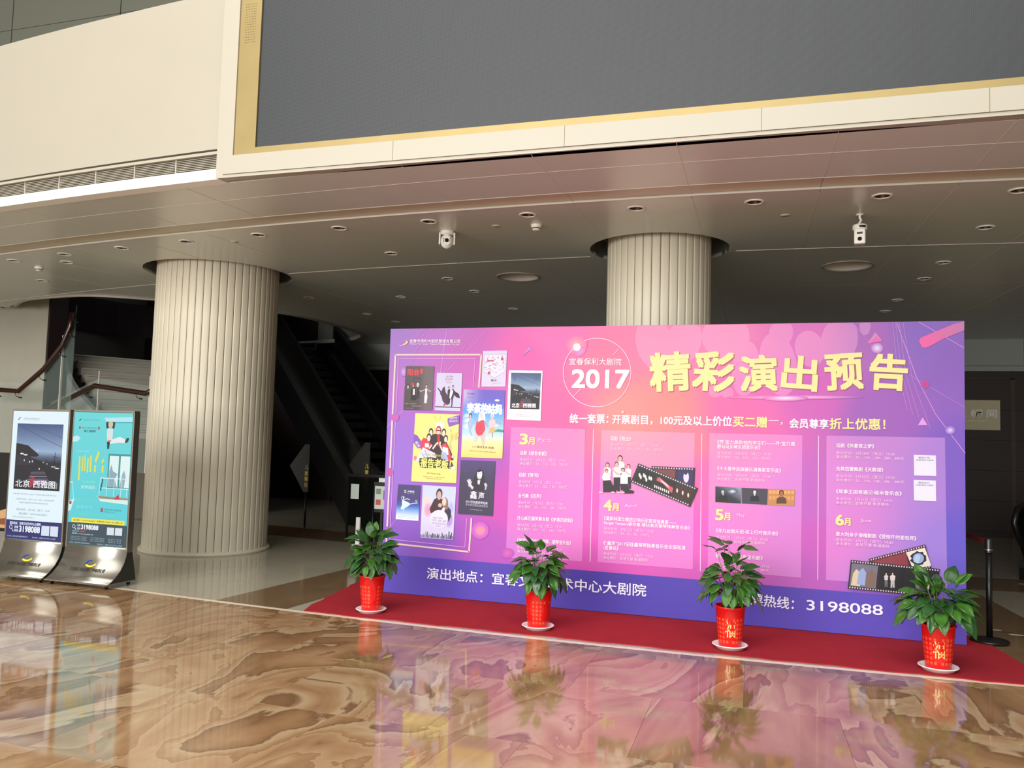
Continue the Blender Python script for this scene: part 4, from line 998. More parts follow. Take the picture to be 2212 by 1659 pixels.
# dark piano recital poster
s = Sheet([(995, 996), (1070, 999), (1065, 1117), (990, 1112)])
s.grid(((0, 0), (100, 0), (100, 100), (0, 100)), 4, 8, lambda x, y: mixc((84, 66, 124), (64, 58, 84), min(y/45+.1, 1))); s.L += .5
s.poly([(38, 56), (36, 44), (44, 26), (50, 18), (60, 16), (70, 22), (72, 36), (78, 44), (74, 56)], (44, 38, 52)); s.disc(57, 25, 7.4, 9.6, (236, 232, 240)); s.poly([(49, 18), (58, 14), (66, 18), (60, 20), (52, 22)], (44, 38, 52)); s.line([(54, 31), (57, 32.5), (60, 31)], .9, (120, 90, 110)); s.disc(54, 24, 1.1, .7, (50, 44, 60), 8); s.disc(60, 24, 1.1, .7, (50, 44, 60), 8)
s.poly([(52, 36), (60, 36), (58, 44), (53, 43)], (226, 220, 230))
for dx, dy in ((-8, -8), (-5, -10), (-1.5, -11), (2, -9.5), (6, -6)): s.line([(30, 45), (30+dx, 45+dy)], 2.1, (226, 220, 232))
s.disc(30, 45, 4.4, 3.8, (226, 220, 232), 10); s.poly([(28, 46), (34, 44), (42, 50), (38, 54)], (216, 210, 222)); s.disc(76, 44, 5, 3, (206, 200, 214), 10, .5); s.poly([(74, 46), (80, 44), (78, 52), (74, 54)], (190, 184, 200))
rnd = random.Random(8)
for i in range(26):
    x, y = 10+82*rnd.random(), 8+46*rnd.random()
    if 34 < x < 80 and y > 14: continue
    s.line([(x, y), (x+2, y-2), (x+3, y+1)], .5, (112, 104, 140)); s.L -= .5
s.L += .5
s.text('鑫', 33, 63, 52, 63.5, 14, (238, 234, 244), off=.02); s.text('声', 57, 64, 73, 64.5, 13, (238, 234, 244), off=.01)
s.text('2017田佳鑫钢琴独奏', 21, 76, 84, 77.5, 5, (214, 208, 226), off=.02); s.text('音乐会全国巡演宜春站', 21, 81.5, 85, 83, 4.4, (170, 162, 188), off=.02); s.text('2017年4月20日 19:30', 34, 90, 70, 91, 2.2, (200, 194, 212)); s.obj('poster_print', M['print'], BD)
# ballet poster
s = Sheet([(861, 1048), (909, 1051), (905, 1127), (856, 1123)])
s.grid(((0, 0), (100, 0), (100, 100), (0, 100)), 4, 10, lambda x, y: (76, 66, 118) if y < 45 else (mixc((76, 66, 118), (70, 110, 200), (y-45)/20) if y < 66 else mixc((90, 140, 220), (200, 216, 246), (y-66)/20))); s.L += .5
s.text('天鹅湖', 44, 19, 74, 19, 5.5, (232, 230, 246), off=.02); s.text('S', 28, 19, 40, 20, 9, (226, 224, 244)); s.text('Swan Lake', 42, 24.5, 76, 25, 2.6, (176, 172, 206))
s.poly([(22, 48), (26, 42), (32, 46), (50, 50), (60, 54), (54, 60), (40, 66), (30, 72), (18, 70), (24, 58)], (206, 226, 250)); s.line([(54, 56), (74, 52), (92, 50)], 2.4, (200, 216, 244)); s.line([(32, 70), (34, 82)], 2.6, (196, 212, 242)); s.line([(28, 44), (46, 40), (58, 43)], 2, (206, 222, 246)); head(s, 29, 37, 4, (226, 230, 246), (70, 66, 110)); s.line([(24, 44), (18, 38), (24, 33)], 1.6, (206, 222, 246)); s.poly([(82, 42), (87, 45), (90, 41), (88, 46), (84, 48)], (236, 236, 250))
s.soft(50, 92, 44, 5, lambda x, y: (196, 212, 244), [(.01, (236, 240, 252), .9), (1, (200, 216, 246), 0)]); s.text('宜春文化艺术中心', 30, 91, 68, 92, 1.8, (120, 140, 190)); s.obj('poster_print', M['print'], BD)
# duo recital poster
s = Sheet([(914, 1050), (986, 1054), (980, 1168), (909, 1163)])
def wc(x, y): return mixc((196, 206, 238), (222, 212, 242), y/100)
s.grid(((0, 0), (100, 0), (100, 100), (0, 100)), 4, 6, wc); s.L += .5
for x, y, a, b_, c in ((16, 32, 16, 14, (240, 206, 170)), (20, 46, 15, 16, (228, 140, 170)), (85, 62, 13, 18, (168, 120, 214)), (88, 40, 10, 14, (170, 170, 226))): s.soft(max(x, a), y, a, b_, wc, [(.01, c, .9), (.6, c, .6), (1, c, 0)], n=14)
s.poly([(24, 44), (36, 26), (44, 22), (60, 24), (66, 34), (64, 46), (44, 50), (28, 52)], (72, 44, 52)); head(s, 51, 17, 8.4, (206, 170, 158), (66, 50, 50)); s.disc(55, 36, 6, 4, (206, 180, 160), 10)
s.poly([(58, 46), (64, 34), (80, 38), (88, 44), (90, 56), (82, 66), (70, 60)], (52, 52, 66)); s.poly([(60, 44), (66, 38), (72, 40), (68, 50), (62, 50)], (232, 214, 222)); s.poly([(60, 36), (60, 24), (70, 20), (78, 26), (80, 40), (76, 44)], (150, 112, 104)); s.disc(67, 29, 6, 7.6, (236, 204, 196), 12)
s.disc(54, 62, 27, 17, (226, 220, 246), 26); s.text('美国“大都市”', 36, 60, 68, 61, 4, (130, 116, 160)); s.text('大提琴、钢琴二重奏', 32, 65, 76, 66, 4, (130, 116, 160)); s.text('METROPOLITAN', 34, 70.5, 74, 71.5, 3.2, (130, 116, 160)); s.text('DUO', 47, 75, 60, 75.5, 3.2, (130, 116, 160))
rnd = random.Random(4); x = 1
while x < 97:
    wd_ = 1.5+3*rnd.random(); hh = 3+11*rnd.random()*(1 if (x < 26 or x > 60) else .5); s.rect(x, 98-hh, x+wd_, 99, rnd.choice([(92, 92, 128), (116, 116, 152), (148, 148, 184), (80, 80, 110)])); x += wd_+1.5*rnd.random(); s.L -= .5
s.obj('poster_print', M['print'], BD)

# ------------------------------------------------------------------ lit poster stands
def stand(x0, label, rot=0):
    t = thing('poster_stand', label, 'display stand', (x0, 7.40, 0)); w_ = .83
    boxobj('light_box', M['darksteel'], t, 0, w_, -.03, .04, .39, 1.866, .004)
    for xx in (-.004, w_-.012): boxobj('side_rail', M['steel'], t, xx, xx+.016, -.037, .045, .36, 1.872)
    boxobj('top_rail', M['steel'], t, 0, w_, -.038, .045, 1.866, 1.885)
    prof = [(-.033, .415), (-.036, .38), (-.045, .32), (-.07, .25), (-.12, .175), (-.19, .11), (-.28, .055)]
    b = MB(); vs = []
    for y, z in prof: vs += [(-.005, y, z), (w_+.005, y, z)]
    b.add(vs, [(2*i, 2*i+1, 2*i+3, 2*i+2) for i in range(len(prof)-1)], True)
    me = b.mesh('skirt', M['steel']); o = link('skirt', me, t); sm_ = o.modifiers.new('s', 'SOLIDIFY'); sm_.thickness = .004
    for xx in (0, w_-.006):
        P = [Vector((xx, y+.004, z)) for y, z in prof]+[Vector((xx, .12, .055)), Vector((xx, .05, .36)), Vector((xx, .035, .415))]
        MB().prism(P, (.006, 0, 0)).obj('side_plate', M['darksteel'], t)
    boxobj('base_plate', M['steel'], t, -.005, w_+.005, -.29, .125, .045, .058)
    for xx, yy in ((.05, -.24), (w_-.05, -.24), (.05, .07), (w_-.05, .07)):
        b = MB(); b.box(xx-.016, xx+.016, yy-.014, yy+.014, .03, .046); cst = b.obj('caster', M['steel'], t)
        b = MB(); n = 14
        b.add([(xx+dx, yy+.02*math.cos(2*PI*i/n), .0215+.02*math.sin(2*PI*i/n)) for dx in (-.009, .009) for i in range(n)],
              [tuple(range(n)), tuple(range(2*n-1, n-1, -1))]+[(i, (i+1) % n, n+(i+1) % n, n+i) for i in range(n)])
        b.obj('wheel', M['black'], cst)
    # emblem and name on the skirt
    def pz(z):
        for (ya, za), (yb, zb) in zip(prof, prof[1:]):
            if zb <= z <= za: return ya+(yb-ya)*(za-z)/(za-zb)
        return prof[-1][0]
    put = lambda u, v, L: (u, pz(v)-.004-.0006*L, v)
    e = Print(lambda x, y: (x, y), put); e.L = 1
    cxm, czm = w_*.5, .225
    arc = [(cxm+.075*math.cos(a)*1.0, czm+.036*math.sin(a)) for a in [math.radians(95+12*i) for i in range(9)]]
    arc2 = [(cxm+.052*math.cos(a)-.004, czm+.026*math.sin(a)-.002) for a in [math.radians(190-12*i) for i in range(9)]]
    e.poly(arc+arc2, (40, 70, 150))
    arc = [(cxm+.075*math.cos(a), czm+.036*math.sin(a)) for a in [math.radians(215+14*i) for i in range(11)]]; arc2 = [(cxm+.055*math.cos(a), czm+.024*math.sin(a)+.004) for a in [math.radians(355-14*i) for i in range(11)]]
    e.poly(arc+arc2, (232, 206, 60))
    vs, fs = text_mesh('宜春市保利大剧院管理有限公司', .02)
    e.raw([(w_*.22+p*w_*.56, .148+q*.034) for p, q in vs], fs, [e.colr((60, 54, 48))]*len(vs)); e.obj('emblem', M['print'], t)
    return t
def sheetput(x0): return lambda u, v, L: (u, -.0385-.0002*L, v)
IM = lambda x, y: (x/100*.80+.015, .415+(100-y)/100*1.447)    # sheet 0..100 to local metres
class Lit(Print):
    def __init__(s): Print.__init__(s, IM, sheetput(0), 1.0); s.L = 1
def lit_obj(s, t): return s.obj('lit_poster', M['lightbox'], t)
tA = stand(-8.335, 'lit poster stand with white station poster, left of the turquoise one')
s = Lit(); s.grid(((0, 0), (100, 0), (100, 100), (0, 100)), 2, 2, lambda x, y: (226, 242, 250)); s.L += 1
s.rect(0, 85.5, 100, 100, (34, 34, 104))
s.poly([(9, 7.2), (12, 5.2), (15, 5.4), (12, 6), (10.6, 7.4)], (40, 50, 60)); s.text('宜春市保利大剧院管理有限公司', 19, 6, 49, 6, 1.3, (130, 140, 150)); s.text('Yichun Poly Grand Theatre Management', 19, 7.2, 48, 7.2, .8, (150, 160, 170))
q = homography([(0, 0), (100, 0), (100, 100), (0, 100)], [(9, 10), (92, 10), (92, 61.5), (9, 61.5)])
old = s.img; s.img = lambda x, y: old(*q(x, y)); station(s); s.text('北京', 5, 91, 36, 91, 11, (244, 250, 252), off=.018); s.text('西雅图', 44, 91, 91, 91, 11, (244, 250, 252), off=.018); s.text('音乐剧', 92.5, 92, 95.5, 92, 10, (220, 226, 232)); s.img = old
s.text('主演 编剧 导演 制作人 出品人 艺术总监 舞台监督 联合出品', 10, 65, 88, 65, 1, (90, 100, 110)); s.text('一座城市的距离，是两个人的一封信，等风来也等你', 14, 69, 85, 69, 1.2, (110, 120, 130)); s.text('演出制作宜春保利大剧院联合呈现音乐现场', 22, 71.6, 74, 71.6, 1.2, (110, 120, 130))
s.text('演出时间：3月14日（周二）19:30', 18, 77, 78, 77, 1.8, (110, 120, 132)); s.text('演出票价：50/100/180/280元', 23, 80.2, 74, 80.2, 1.8, (110, 120, 132)); s.text('购票热线宜春文化艺术中心', 12, 83, 52, 83, 1.1, (130, 140, 150))
s.text('演出地点：宜春文化艺术中心大剧院', 8, 87.8, 64, 87.8, 2.2, (224, 234, 250), off=.03)
s.disc(10.5, 91, 3, 1.7, (224, 234, 250), 14); s.disc(10.5, 91, 2.2, 1.2, (34, 34, 104), 14); s.line([(12.6, 92.4), (15.5, 94.4)], .8, (224, 234, 250))
s.text('抢票', 17, 90.8, 24, 90.8, 2, (224, 234, 250), off=.03); s.text('热线', 17, 93.4, 24, 93.4, 2, (224, 234, 250), off=.03); s.text('3198088', 26, 92, 63, 92, 4.6, (236, 242, 252), off=.05)
for x in (66, 81.5): s.rect(x, 88.4, x+14, 96, (214, 224, 238))
s.text('主办单位：宜春市保利大剧院管理有限公司', 5, 98, 42, 98, 1.2, (200, 212, 236)); s.text('承办单位：宜春文化艺术中心大剧院', 50, 98, 92, 98, 1.2, (200, 212, 236)); lit_obj(s, tA)
tB = stand(-7.452, 'lit poster stand with turquoise balcony poster, right of the white one')
s = Lit(); tq = (96, 208, 214)
s.grid(((0, 0), (100, 0), (100, 100), (0, 100)), 4, 6, lambda x, y: mixc((104, 212, 214), (86, 204, 216), y/100)); s.L += 1
s.rect(0, 84, 100, 100, (52, 74, 86)); s.rect(6, 80.6, 96, 84, (240, 226, 70)); s.text('演出票价：50/100/180/280元  购票热线3198088  双人套票八折', 9, 82.3, 93, 82.3, 1.2, (60, 80, 60), off=.02)
s.poly([(8, 6.6), (11, 5.2), (13, 5.3), (11, 6), (9.6, 7)], (30, 60, 70)); s.text('宜春市保利大剧院管理有限公司', 16, 6, 44, 6, 1, (70, 150, 160))
s.rect(9, 11, 12, 13, (170, 80, 90)); s.rect(42, 11, 45, 13, (170, 80, 90)); s.text('国家艺术基金资助项目', 14, 12, 40, 12, 1.2, (60, 110, 120)); s.text('浙江话剧团', 18, 14.4, 38, 14.4, 1.8, (40, 70, 80), off=.03)
s.poly([(52, 4), (100, 3), (100, 6.6), (56, 7)], (176, 228, 236)); s.poly([(56, 7), (100, 6.6), (100, 7.6), (60, 8)], (70, 170, 180)); s.poly([(0, 19), (8, 18), (13, 20), (8, 22.5), (0, 23)], (190, 232, 240))
# hanging climber
s.line([(56, 4.5), (57.5, 9.5)], 2.2, (222, 214, 206)); s.line([(70, 4.5), (69, 9.5)], 2.2, (222, 214, 206)); s.line([(57, 7), (58.5, 12)], 3.6, (30, 40, 60)); s.line([(69.5, 7), (68, 12)], 3.6, (30, 40, 60)); s.disc(63.5, 9, 4, 2, (222, 190, 140), 12)
s.poly([(58, 12), (68, 12), (68, 19), (66, 21.5), (60, 21.5), (58, 18)], (218, 220, 224)); s.poly([(59, 20), (69, 20), (80, 18), (90, 20), (89, 22.5), (78, 22.5), (66, 23.5), (60, 23)], (230, 232, 232)); s.poly([(90, 20), (93, 18.6), (96, 19), (94, 22), (89, 22.6)], (60, 50, 50)); s.poly([(59, 22), (64, 22), (63, 27.5), (60, 27.5)], (34, 34, 40)); s.rect(60, 20.6, 66, 22, (210, 150, 130))
# window and balcony
s.rect(63, 31, 100, 57, (60, 150, 150)); s.rect(65.5, 32.5, 81, 56, (222, 240, 240)); s.rect(84, 32.5, 100, 56, (222, 240, 240))
s.poly([(66, 56), (66, 44), (69, 39), (72, 44), (80, 46), (76, 50), (80, 56)], (140, 168, 182)); s.poly([(84, 56), (88, 46), (91, 43), (94, 48), (92, 56)], (150, 176, 188))
for y in (49.5, 57): s.line([(52, y), (100, y)], .6, (214, 240, 242))
for x in (52, 64, 76, 88, 98): s.line([(x, 49.5), (x-1, 63)], .7, (214, 240, 242))
s.poly([(48, 63), (100, 64), (100, 68.4), (54, 67)], (216, 236, 232)); s.poly([(49, 63), (100, 63.8), (100, 65.2), (52, 65)], (150, 140, 110)); s.poly([(76, 65), (84, 61), (86, 65)], (196, 50, 60)); s.line([(56, 50), (55, 54), (53, 59)], 1.8, (40, 50, 66))
s.line([(0, 54), (5, 53.6), (8, 68), (4, 75)], .7, (214, 240, 242)); s.poly([(0, 68), (10, 66), (4, 75), (0, 76)], (206, 232, 234)); s.rect(1, 68, 5, 70.5, (170, 80, 80))
ylw = (226, 218, 80)
s.line([(14.5, 34), (15, 52)], 2.8, ylw); s.line([(20, 34), (20, 45)], 2.2, ylw); s.line([(24, 33), (24, 45)], 2, ylw); s.line([(29, 35), (29, 46)], 2.4, ylw); s.line([(34, 33), (34, 45.5)], 3, ylw); s.line([(42, 37.5), (47, 30)], 3.2, ylw); s.line([(42, 40), (42, 45.5)], 3, ylw); s.line([(53, 38), (56, 35.6)], 2.4, ylw); s.line([(55, 40), (55, 45.5)], 3, ylw)
s.text('青春·话剧', 10, 29.8, 30, 29.8, 1.2, (170, 226, 222)); s.text('大型青春喜剧', 20, 53, 44, 53, 1.8, (150, 224, 190)); s.text('爱情喜剧', 20, 57, 44, 57, 2.6, (170, 230, 220), off=.03); s.text('2017.4.15 周六 19:30', 10, 67, 46, 67, 2.4, (130, 216, 170)); s.text('宜春文化', 14, 72, 42, 72, 2, (150, 222, 220))
s.rect(56, 72, 60, 75, (170, 80, 90)); s.text('宜春市保利大剧院管理', 62, 72.8, 90, 73.2, 1.4, (50, 110, 120)); s.text('有限公司', 62, 74.6, 80, 75, 1, (60, 120, 130)); s.text('宜春文化艺术中心大剧院', 20, 77.5, 82, 77.5, 1.8, (130, 216, 170))
s.disc(12, 87, 2.8, 1.4, (224, 234, 240), 14); s.disc(12, 87, 2.1, 1, (52, 74, 86), 14); s.line([(13.8, 88), (16.5, 89.6)], .7, (224, 234, 240)); s.text('抢票', 18, 86, 23.5, 86, 1.6, (224, 234, 240), off=.02); s.text('热线', 18, 88.3, 23.5, 88.3, 1.6, (224, 234, 240), off=.02); s.text('3198088', 25, 87, 54, 87, 3.4, (236, 242, 248), off=.05)
s.text('微信公众号', 10, 90.4, 22, 90.4, 1.2, (190, 205, 212)); s.rect(24, 89.8, 33, 91, (196, 60, 60)); s.text('官网: www.polyt.cn', 10, 92.3, 46, 92.3, 1.5, (220, 228, 234))
for x in (69, 82.5): s.rect(x, 86, x+12, 91.6, (216, 224, 232))
for y in (94.6, 95.8, 97): s.text('宜春文化艺术中心 购票网点', 8, y, 36, y, .8, (160, 176, 186)); s.text('保利大剧院 售票处', 42, y, 66, y, .8, (160, 176, 186)); s.text('售票点 电话', 72, y, 94, y, .8, (160, 176, 186))
s.text('主办单位：宜春市保利大剧院管理有限公司', 6, 99, 42, 99, 1, (200, 212, 222)); s.text('承办单位：宜春文化艺术中心大剧院', 54, 99, 96, 99, 1, (200, 212, 222)); lit_obj(s, tB)

# black notice easel cut by the left frame edge
t = thing('notice_stand', 'dark notice stand with white lettering at the far left edge', 'notice stand', (-9.13, 7.75, 0))
me = MB().box(0, .56, 0, .03, .42, 1.36).mesh('board', M['black']); bevel_mesh(me, .006); link('board', me, t)
for xx in (.05, .48): MB().tube([(xx, -.02, .0), (xx, .02, .42), (xx, .05, 1.3)], .012).obj('leg', M['blackmetal'], t)
MB().tube([(.28, .06, 1.25), (.28, .42, .0)], .012).obj('leg', M['blackmetal'], t)
e = Print(lambda x, y: (x, y), lambda u, v, L: (u, -.001-.0004*L, v)); e.L = 1
for st_, x0, x1, z in (('2F', .37, .53, 1.2), ('厅', .37, .49, 1.07), ('门', .36, .48, .94)):
    vs, fs = text_mesh(st_, .03, 2, .25); e.raw([(x0+p*(x1-x0), z-.045+q*.09) for p, q in vs], fs, [e.colr((220, 218, 210))]*len(vs)); e.obj('letter', M['print'], t)
e.poly([(.1, .46), (.54, .46), (.54, .74), (.1, .62)], (176, 140, 100)); e.poly([(.2, .5), (.5, .5), (.5, .6), (.2, .56)], (120, 70, 50))
e.obj('picture', M['print'], t)

# ------------------------------------------------------------------ potted plants
def leaf_mesh(L_, W_, droop, fold, seed, m):
    rnd = random.Random(seed); n = 8; vs = []; fs = []
    for i in range(n+1):
        t_ = i/n; wv = W_*.5*math.sin(PI*min(1, t_**.8))**.85*(1 if t_ < .7 else (1-(t_-.7)/.3*.25))
        if i == n: wv = .0004
        if i == 0: wv = .003
        a = droop*t_; x = L_*(t_ - .18*droop*t_*t_); z = -L_*.5*droop*t_*t_+.004*math.sin(t_*9+seed)
        for s_ in (-1, -.5, 0, .5, 1):
            vs.append((x, s_*wv, z+abs(s_)*wv*fold+(.0025*math.sin(i*1.7+seed) if abs(s_) == 1 else 0)))
    for i in range(n):
        for j in range(4): fs.append((i*5+j, i*5+j+1, (i+1)*5+j+1, (i+1)*5+j))
    me = MB().add(vs, fs, True).mesh('leaf', m); return me
LV = [leaf_mesh(.165, .088, .25, .25, 1, M['leaf']), leaf_mesh(.175, .09, .4, .2, 2, M['leafdark']), leaf_mesh(.15, .082, .15, .3, 3, M['leaf']), leaf_mesh(.185, .084, .5, .22, 4, M['leafdark']), leaf_mesh(.145, .08, .3, .2, 5, M['leaf'])]
for me in LV:
    bm = bmesh.new(); bm.from_mesh(me); bmesh.ops.solidify(bm, geom=list(bm.faces), thickness=.0012); bm.to_mesh(me); bm.free()
PR = [(.0, .0), (.088, 0), (.092, .006), (.108, .17), (.121, .325), (.129, .33), (.129, .345), (.120, .345), (.112, .30), (.0, .30)]
def rad(z): return .092+(z-.006)*(.121-.092)/.319
POT = MB().lathe([p for p in PR if p[0] > 0 or p[1] == 0][:-1], 40).mesh('pot', M['pot'])
SAU = MB().lathe([(0, .0), (.108, 0), (.140, .030), (.147, .033), (.142, .038), (.132, .030), (.106, .010), (0, .008)], 40).mesh('saucer', M['saucer'])
SOIL = MB().lathe([(.118, .322), (.06, .33), (0, .332)], 24).mesh('soil', M['soil'])
def pot_print():
    big_, small = MB(), MB()
    def wrap(mb, st_, ang, z, wd_, hh, off):
        vs, fs = text_mesh(st_, off); out = []
        for p, q in vs:
            zz = z+(q-.5)*hh; r = rad(zz)+.0012; a = ang+(p-.5)*wd_/r; out.append((r*math.sin(a), -r*math.cos(a), zz))
        mb.add(out, fs)
    wrap(big_, '福', 0, .165, .085, .135, .012)
    for c in (-1.15, -.85, -.55, .55, .85, 1.15):
        for k in range(2):
            for j in range(6): wrap(small, '寿福喜禄财春'[(j+int(c*10)) % 6], c+k*PI, .06+j*.036, .022, .026, .015)
    for k in range(2):
        for dx in (-.25, .25):
            for j in (0, 5): wrap(small, '福', dx+k*PI, .06+j*.036, .02, .024, .03)
    return big_.mesh('lettering', M['gold']), small.mesh('lettering', M['goldfaint'])
PB, PS = pot_print()
for o in (SAU,): pass
def plant(x, y, label, rot, seed, hs=1.0, up_=.0, dense=84, spread=1.0):
    rnd = random.Random(seed)
    t = thing('potted_plant', label, 'potted plant', (x, y, .0082), 0, 'peace lily pots in front of the show board')
    link('saucer', SAU, t); pt = link('pot', POT, t, (0, 0, .0085), rot)
    a = link('lettering', PB, pt); a['label'] = 'large gold lettering on red pot'; link('lettering', PS, pt)['label'] = 'small faded gold lettering grid'
    link('soil', SOIL, t, (0, 0, .004))
    n = dense; ga = 2.39996
    for i in range(n):
        f = (i+.5)/n      # 0: low leaves hanging over the rim, 1: crown leaves standing up
        az = i*ga+rnd.uniform(-.35, .35)
        br = (rnd.choice((.135, .135, .10))-.085*f**1.6+.05*rnd.random())*spread; bz = .42+.24*f**.9*hs+.05*rnd.random()+(up_ if f > .8 and rnd.random() < .55 else 0)
        base = Vector((br*math.cos(az), br*math.sin(az), bz))
        pitch = math.radians(-62+78*f**.8)+rnd.uniform(-.3, .3)
        if f > .86 and rnd.random() < .6: pitch += rnd.uniform(.5, 1.0)
        d = Vector((math.cos(az)*math.cos(pitch), math.sin(az)*math.cos(pitch), math.sin(pitch)))
        side = Vector((-math.sin(az), math.cos(az), 0)); nrm = d.cross(side)*-1
        if nrm.z < 0: nrm = -nrm
        nrm = (nrm+Vector((math.cos(az), math.sin(az), 0))*.25+Vector((0, -.35, 0))+side*rnd.uniform(-.45, .45)); nrm = (nrm-d*nrm.dot(d)).normalized(); yv = nrm.cross(d)
        sc_ = rnd.uniform(.85, 1.12)*(1.08 if spread > 1 else 1)
        o = bpy.data.objects.new('leaf', LV[rnd.randrange(5)]); COL.objects.link(o); o.parent = t
        o.matrix_local = Matrix.Translation(base) @ Matrix((d, yv, nrm)).transposed().to_4x4() @ Matrix.Scale(sc_, 4)
        if i % 2 == 0:
            s0 = Vector((.05*math.cos(az*1.3), .05*math.sin(az*1.3), .322)); mid = (s0+base)/2+Vector((0, 0, .03))
            MB().tube([s0, mid, base+d*.004], [.0035, .003, .0022], 5).obj('stem', M['stem'], t)
    return t
plant(-3.66, 7.30, 'leafy plant in red pot of small gold characters, left end of carpet', 2.2, 11, .92, .06)
plant(-2.00, 7.30, 'leafy plant in red pot hiding the board line, second from left', -2.15, 12, .9, .05)
plant(-.33, 7.29, 'dark leafy plant in red pot with gold 福, second from right', 0.06, 17, 1.1, .14)
plant(1.235, 7.25, 'dense broad leafy plant in red pot at the right carpet end', -.12, 14, .72, .04, 92, 1.25)

# ------------------------------------------------------------------ belt stanchion at right
t = thing('belt_stanchion', 'black belt stanchion with round base right of the board', 'stanchion', (1.868, 8.52, .0085))
MB().lathe([(0, 0), (.155, 0), (.16, .008), (.155, .018), (.05, .034), (.03, .04)], 40).obj('base', M['black'], t)
MB().lathe([(.026, .03), (.026, .80)], 20, cap=True).obj('pole', M['blackmetal'], t)
MB().lathe([(.034, .79), (.034, .905), (.03, .915), (0, .916)], 20).obj('belt_head', M['black'], t)
MB().lathe([(.0345, .812), (.0345, .82)], 20).obj('head_ring', M['steel'], t)
b = MB(); pts = [(-.02, .03, .885), (-.06, 2.2, .84), (-.118, 4.40, .885)]
vs = []
for x, y, z in pts: vs += [(x, y, z+.024), (x, y, z-.024)]
o = b.add(vs, [(0, 1, 3, 2), (2, 3, 5, 4)]).obj('belt', mat('belt_red', S(120, 24, 24), .7), t); o.modifiers.new('s', 'SOLIDIFY').thickness = .002
t = thing('belt_stanchion', 'black belt stanchion hidden behind the board, holding the red belt end', 'stanchion', (1.75, 13.0, 0))
MB().lathe([(0, 0), (.155, 0), (.16, .008), (.155, .018), (.05, .034), (.03, .04)], 40).obj('base', M['black'], t)
MB().lathe([(.026, .03), (.026, .80)], 20, cap=True).obj('pole', M['blackmetal'], t)
MB().lathe([(.034, .79), (.034, .905), (.03, .915), (0, .916)], 20).obj('belt_head', M['black'], t)
# hazard tape marks on the floor behind it
tp = thing('floor_tape', 'row of short dark and pale tape marks on the floor by the stanchion', 'floor tape', (1.98, 9.15, .0005))
for k in range(6):
    me = MB().prism([Vector((.075*k, -.08*k, 0)), Vector((.075*k+.10, -.08*k+.005, 0)), Vector((.075*k+.125, -.08*k-.02, 0)), Vector((.075*k+.02, -.08*k-.03, 0))], (0, 0, .0012)).mesh('tape_mark', M['woodframe' if k % 2 else 'joint'])
    link('tape_mark', me, tp)

# ------------------------------------------------------------------ cloakroom sign on the rear wall
t = thing('cloakroom_sign', 'beige rectangular cloakroom sign on the dark wood wall', 'sign', (3.05, 18.90, 2.15))
boxobj('plate', mat('sign_plate', S(196, 186, 150), .5), t, 0, 1.315, -.03, 0, 0, .605)
e = Print(lambda x, y: (x, y), lambda u, v, L: (u, -.0312, v)); 
for st_, x0, wd_ in (('衣', .50, .2), ('帽', .79, .21), ('间', 1.07, .19)):
    vs, fs = text_mesh(st_, .03); e.raw([(x0+p*wd_, .25+q*.17) for p, q in vs], fs, [e.colr((236, 234, 226))]*len(vs)); e.obj('letter', M['print'], t)
vs, fs = text_mesh('Cloakroom', .01); e.raw([(.63+p*.45, .165+q*.05) for p, q in vs], fs, [e.colr((220, 216, 200))]*len(vs))
e.obj('lettering', M['print'], t)

# ------------------------------------------------------------------ stairs behind the left column
ud = Vector((-.87, .5, 0)).normalized(); dd = Vector((.5, .87, 0)).normalized()
ST = thing('staircase', 'wide pale stone staircase rising behind the left column', 'staircase')
B0 = Vector((-11.45, 12.95, 0))+dd*-.45
boxes = MB()
def step_mesh(wd_, tr, ri):
    b = MB().prism([ud*.05, dd*wd_+ud*.05, dd*wd_+ud*tr, ud*tr], (0, 0, ri-.03))
    return b.prism([Vector((0, 0, ri-.03)), dd*wd_+Vector((0, 0, ri-.03)), dd*wd_+ud*(tr-.02)+Vector((0, 0, ri-.03)), ud*(tr-.02)+Vector((0, 0, ri-.03))], (0, 0, .028)).mesh('step', M['stone'])
sm1 = step_mesh(2.9, .34, .158)
for k in range(11): link('step', sm1, ST, B0+ud*(.31*k)+Vector((0, 0, 1.50+.16*k)))
MB().prism([B0+Vector((0, 0, 0)), B0+dd*2.9, B0+dd*2.9+ud*3.4, B0+ud*3.4], (0, 0, 1.498)).obj('plinth', M['greywall'], ST)
# underside filler below the upper steps
P = [B0+ud*.32+Vector((0, 0, 1.50)), B0+ud*3.5+Vector((0, 0, 1.50)), B0+ud*3.5+Vector((0, 0, 3.1))]
MB().prism(P, dd*2.9).obj('flight_body', M['greywall'], ST)
# curved stringer at the left side
b = MB(); pts = []
for i in range(9):
    t_ = i/8; p = B0+ud*(.0+3.6*t_)-dd*(.25*math.sin(PI*t_))-dd*.05; pts.append((p, 1.45+1.75*t_))
for (p, z), (q, z2) in zip(pts, pts[1:]):
    b.add([p+Vector((0, 0, z-.35)), q+Vector((0, 0, z2-.35)), q+Vector((0, 0, z2+.28)), p+Vector((0, 0, z+.28)),
           p-dd*.09+Vector((0, 0, z-.35)), q-dd*.09+Vector((0, 0, z2-.35)), q-dd*.09+Vector((0, 0, z2+.28)), p-dd*.09+Vector((0, 0, z+.28))],
          [(0, 1, 2, 3), (7, 6, 5, 4), (3, 2, 6, 7), (0, 4, 5, 1)])
b.obj('stringer', M['frieze'], ST)
wl = tag(boxobj('wall_stair', M['cream_wall'], None, -16.15, -13.7, 12.75, 12.95, 0, 6.5), kind='structure')
tag(boxobj('wall_stair_end_shade', M['wood'], None, -13.72, -13.66, 12.76, 13.2, 0, 6.5), kind='structure')  # dark slab added over the stair wall's end face, standing in for shade
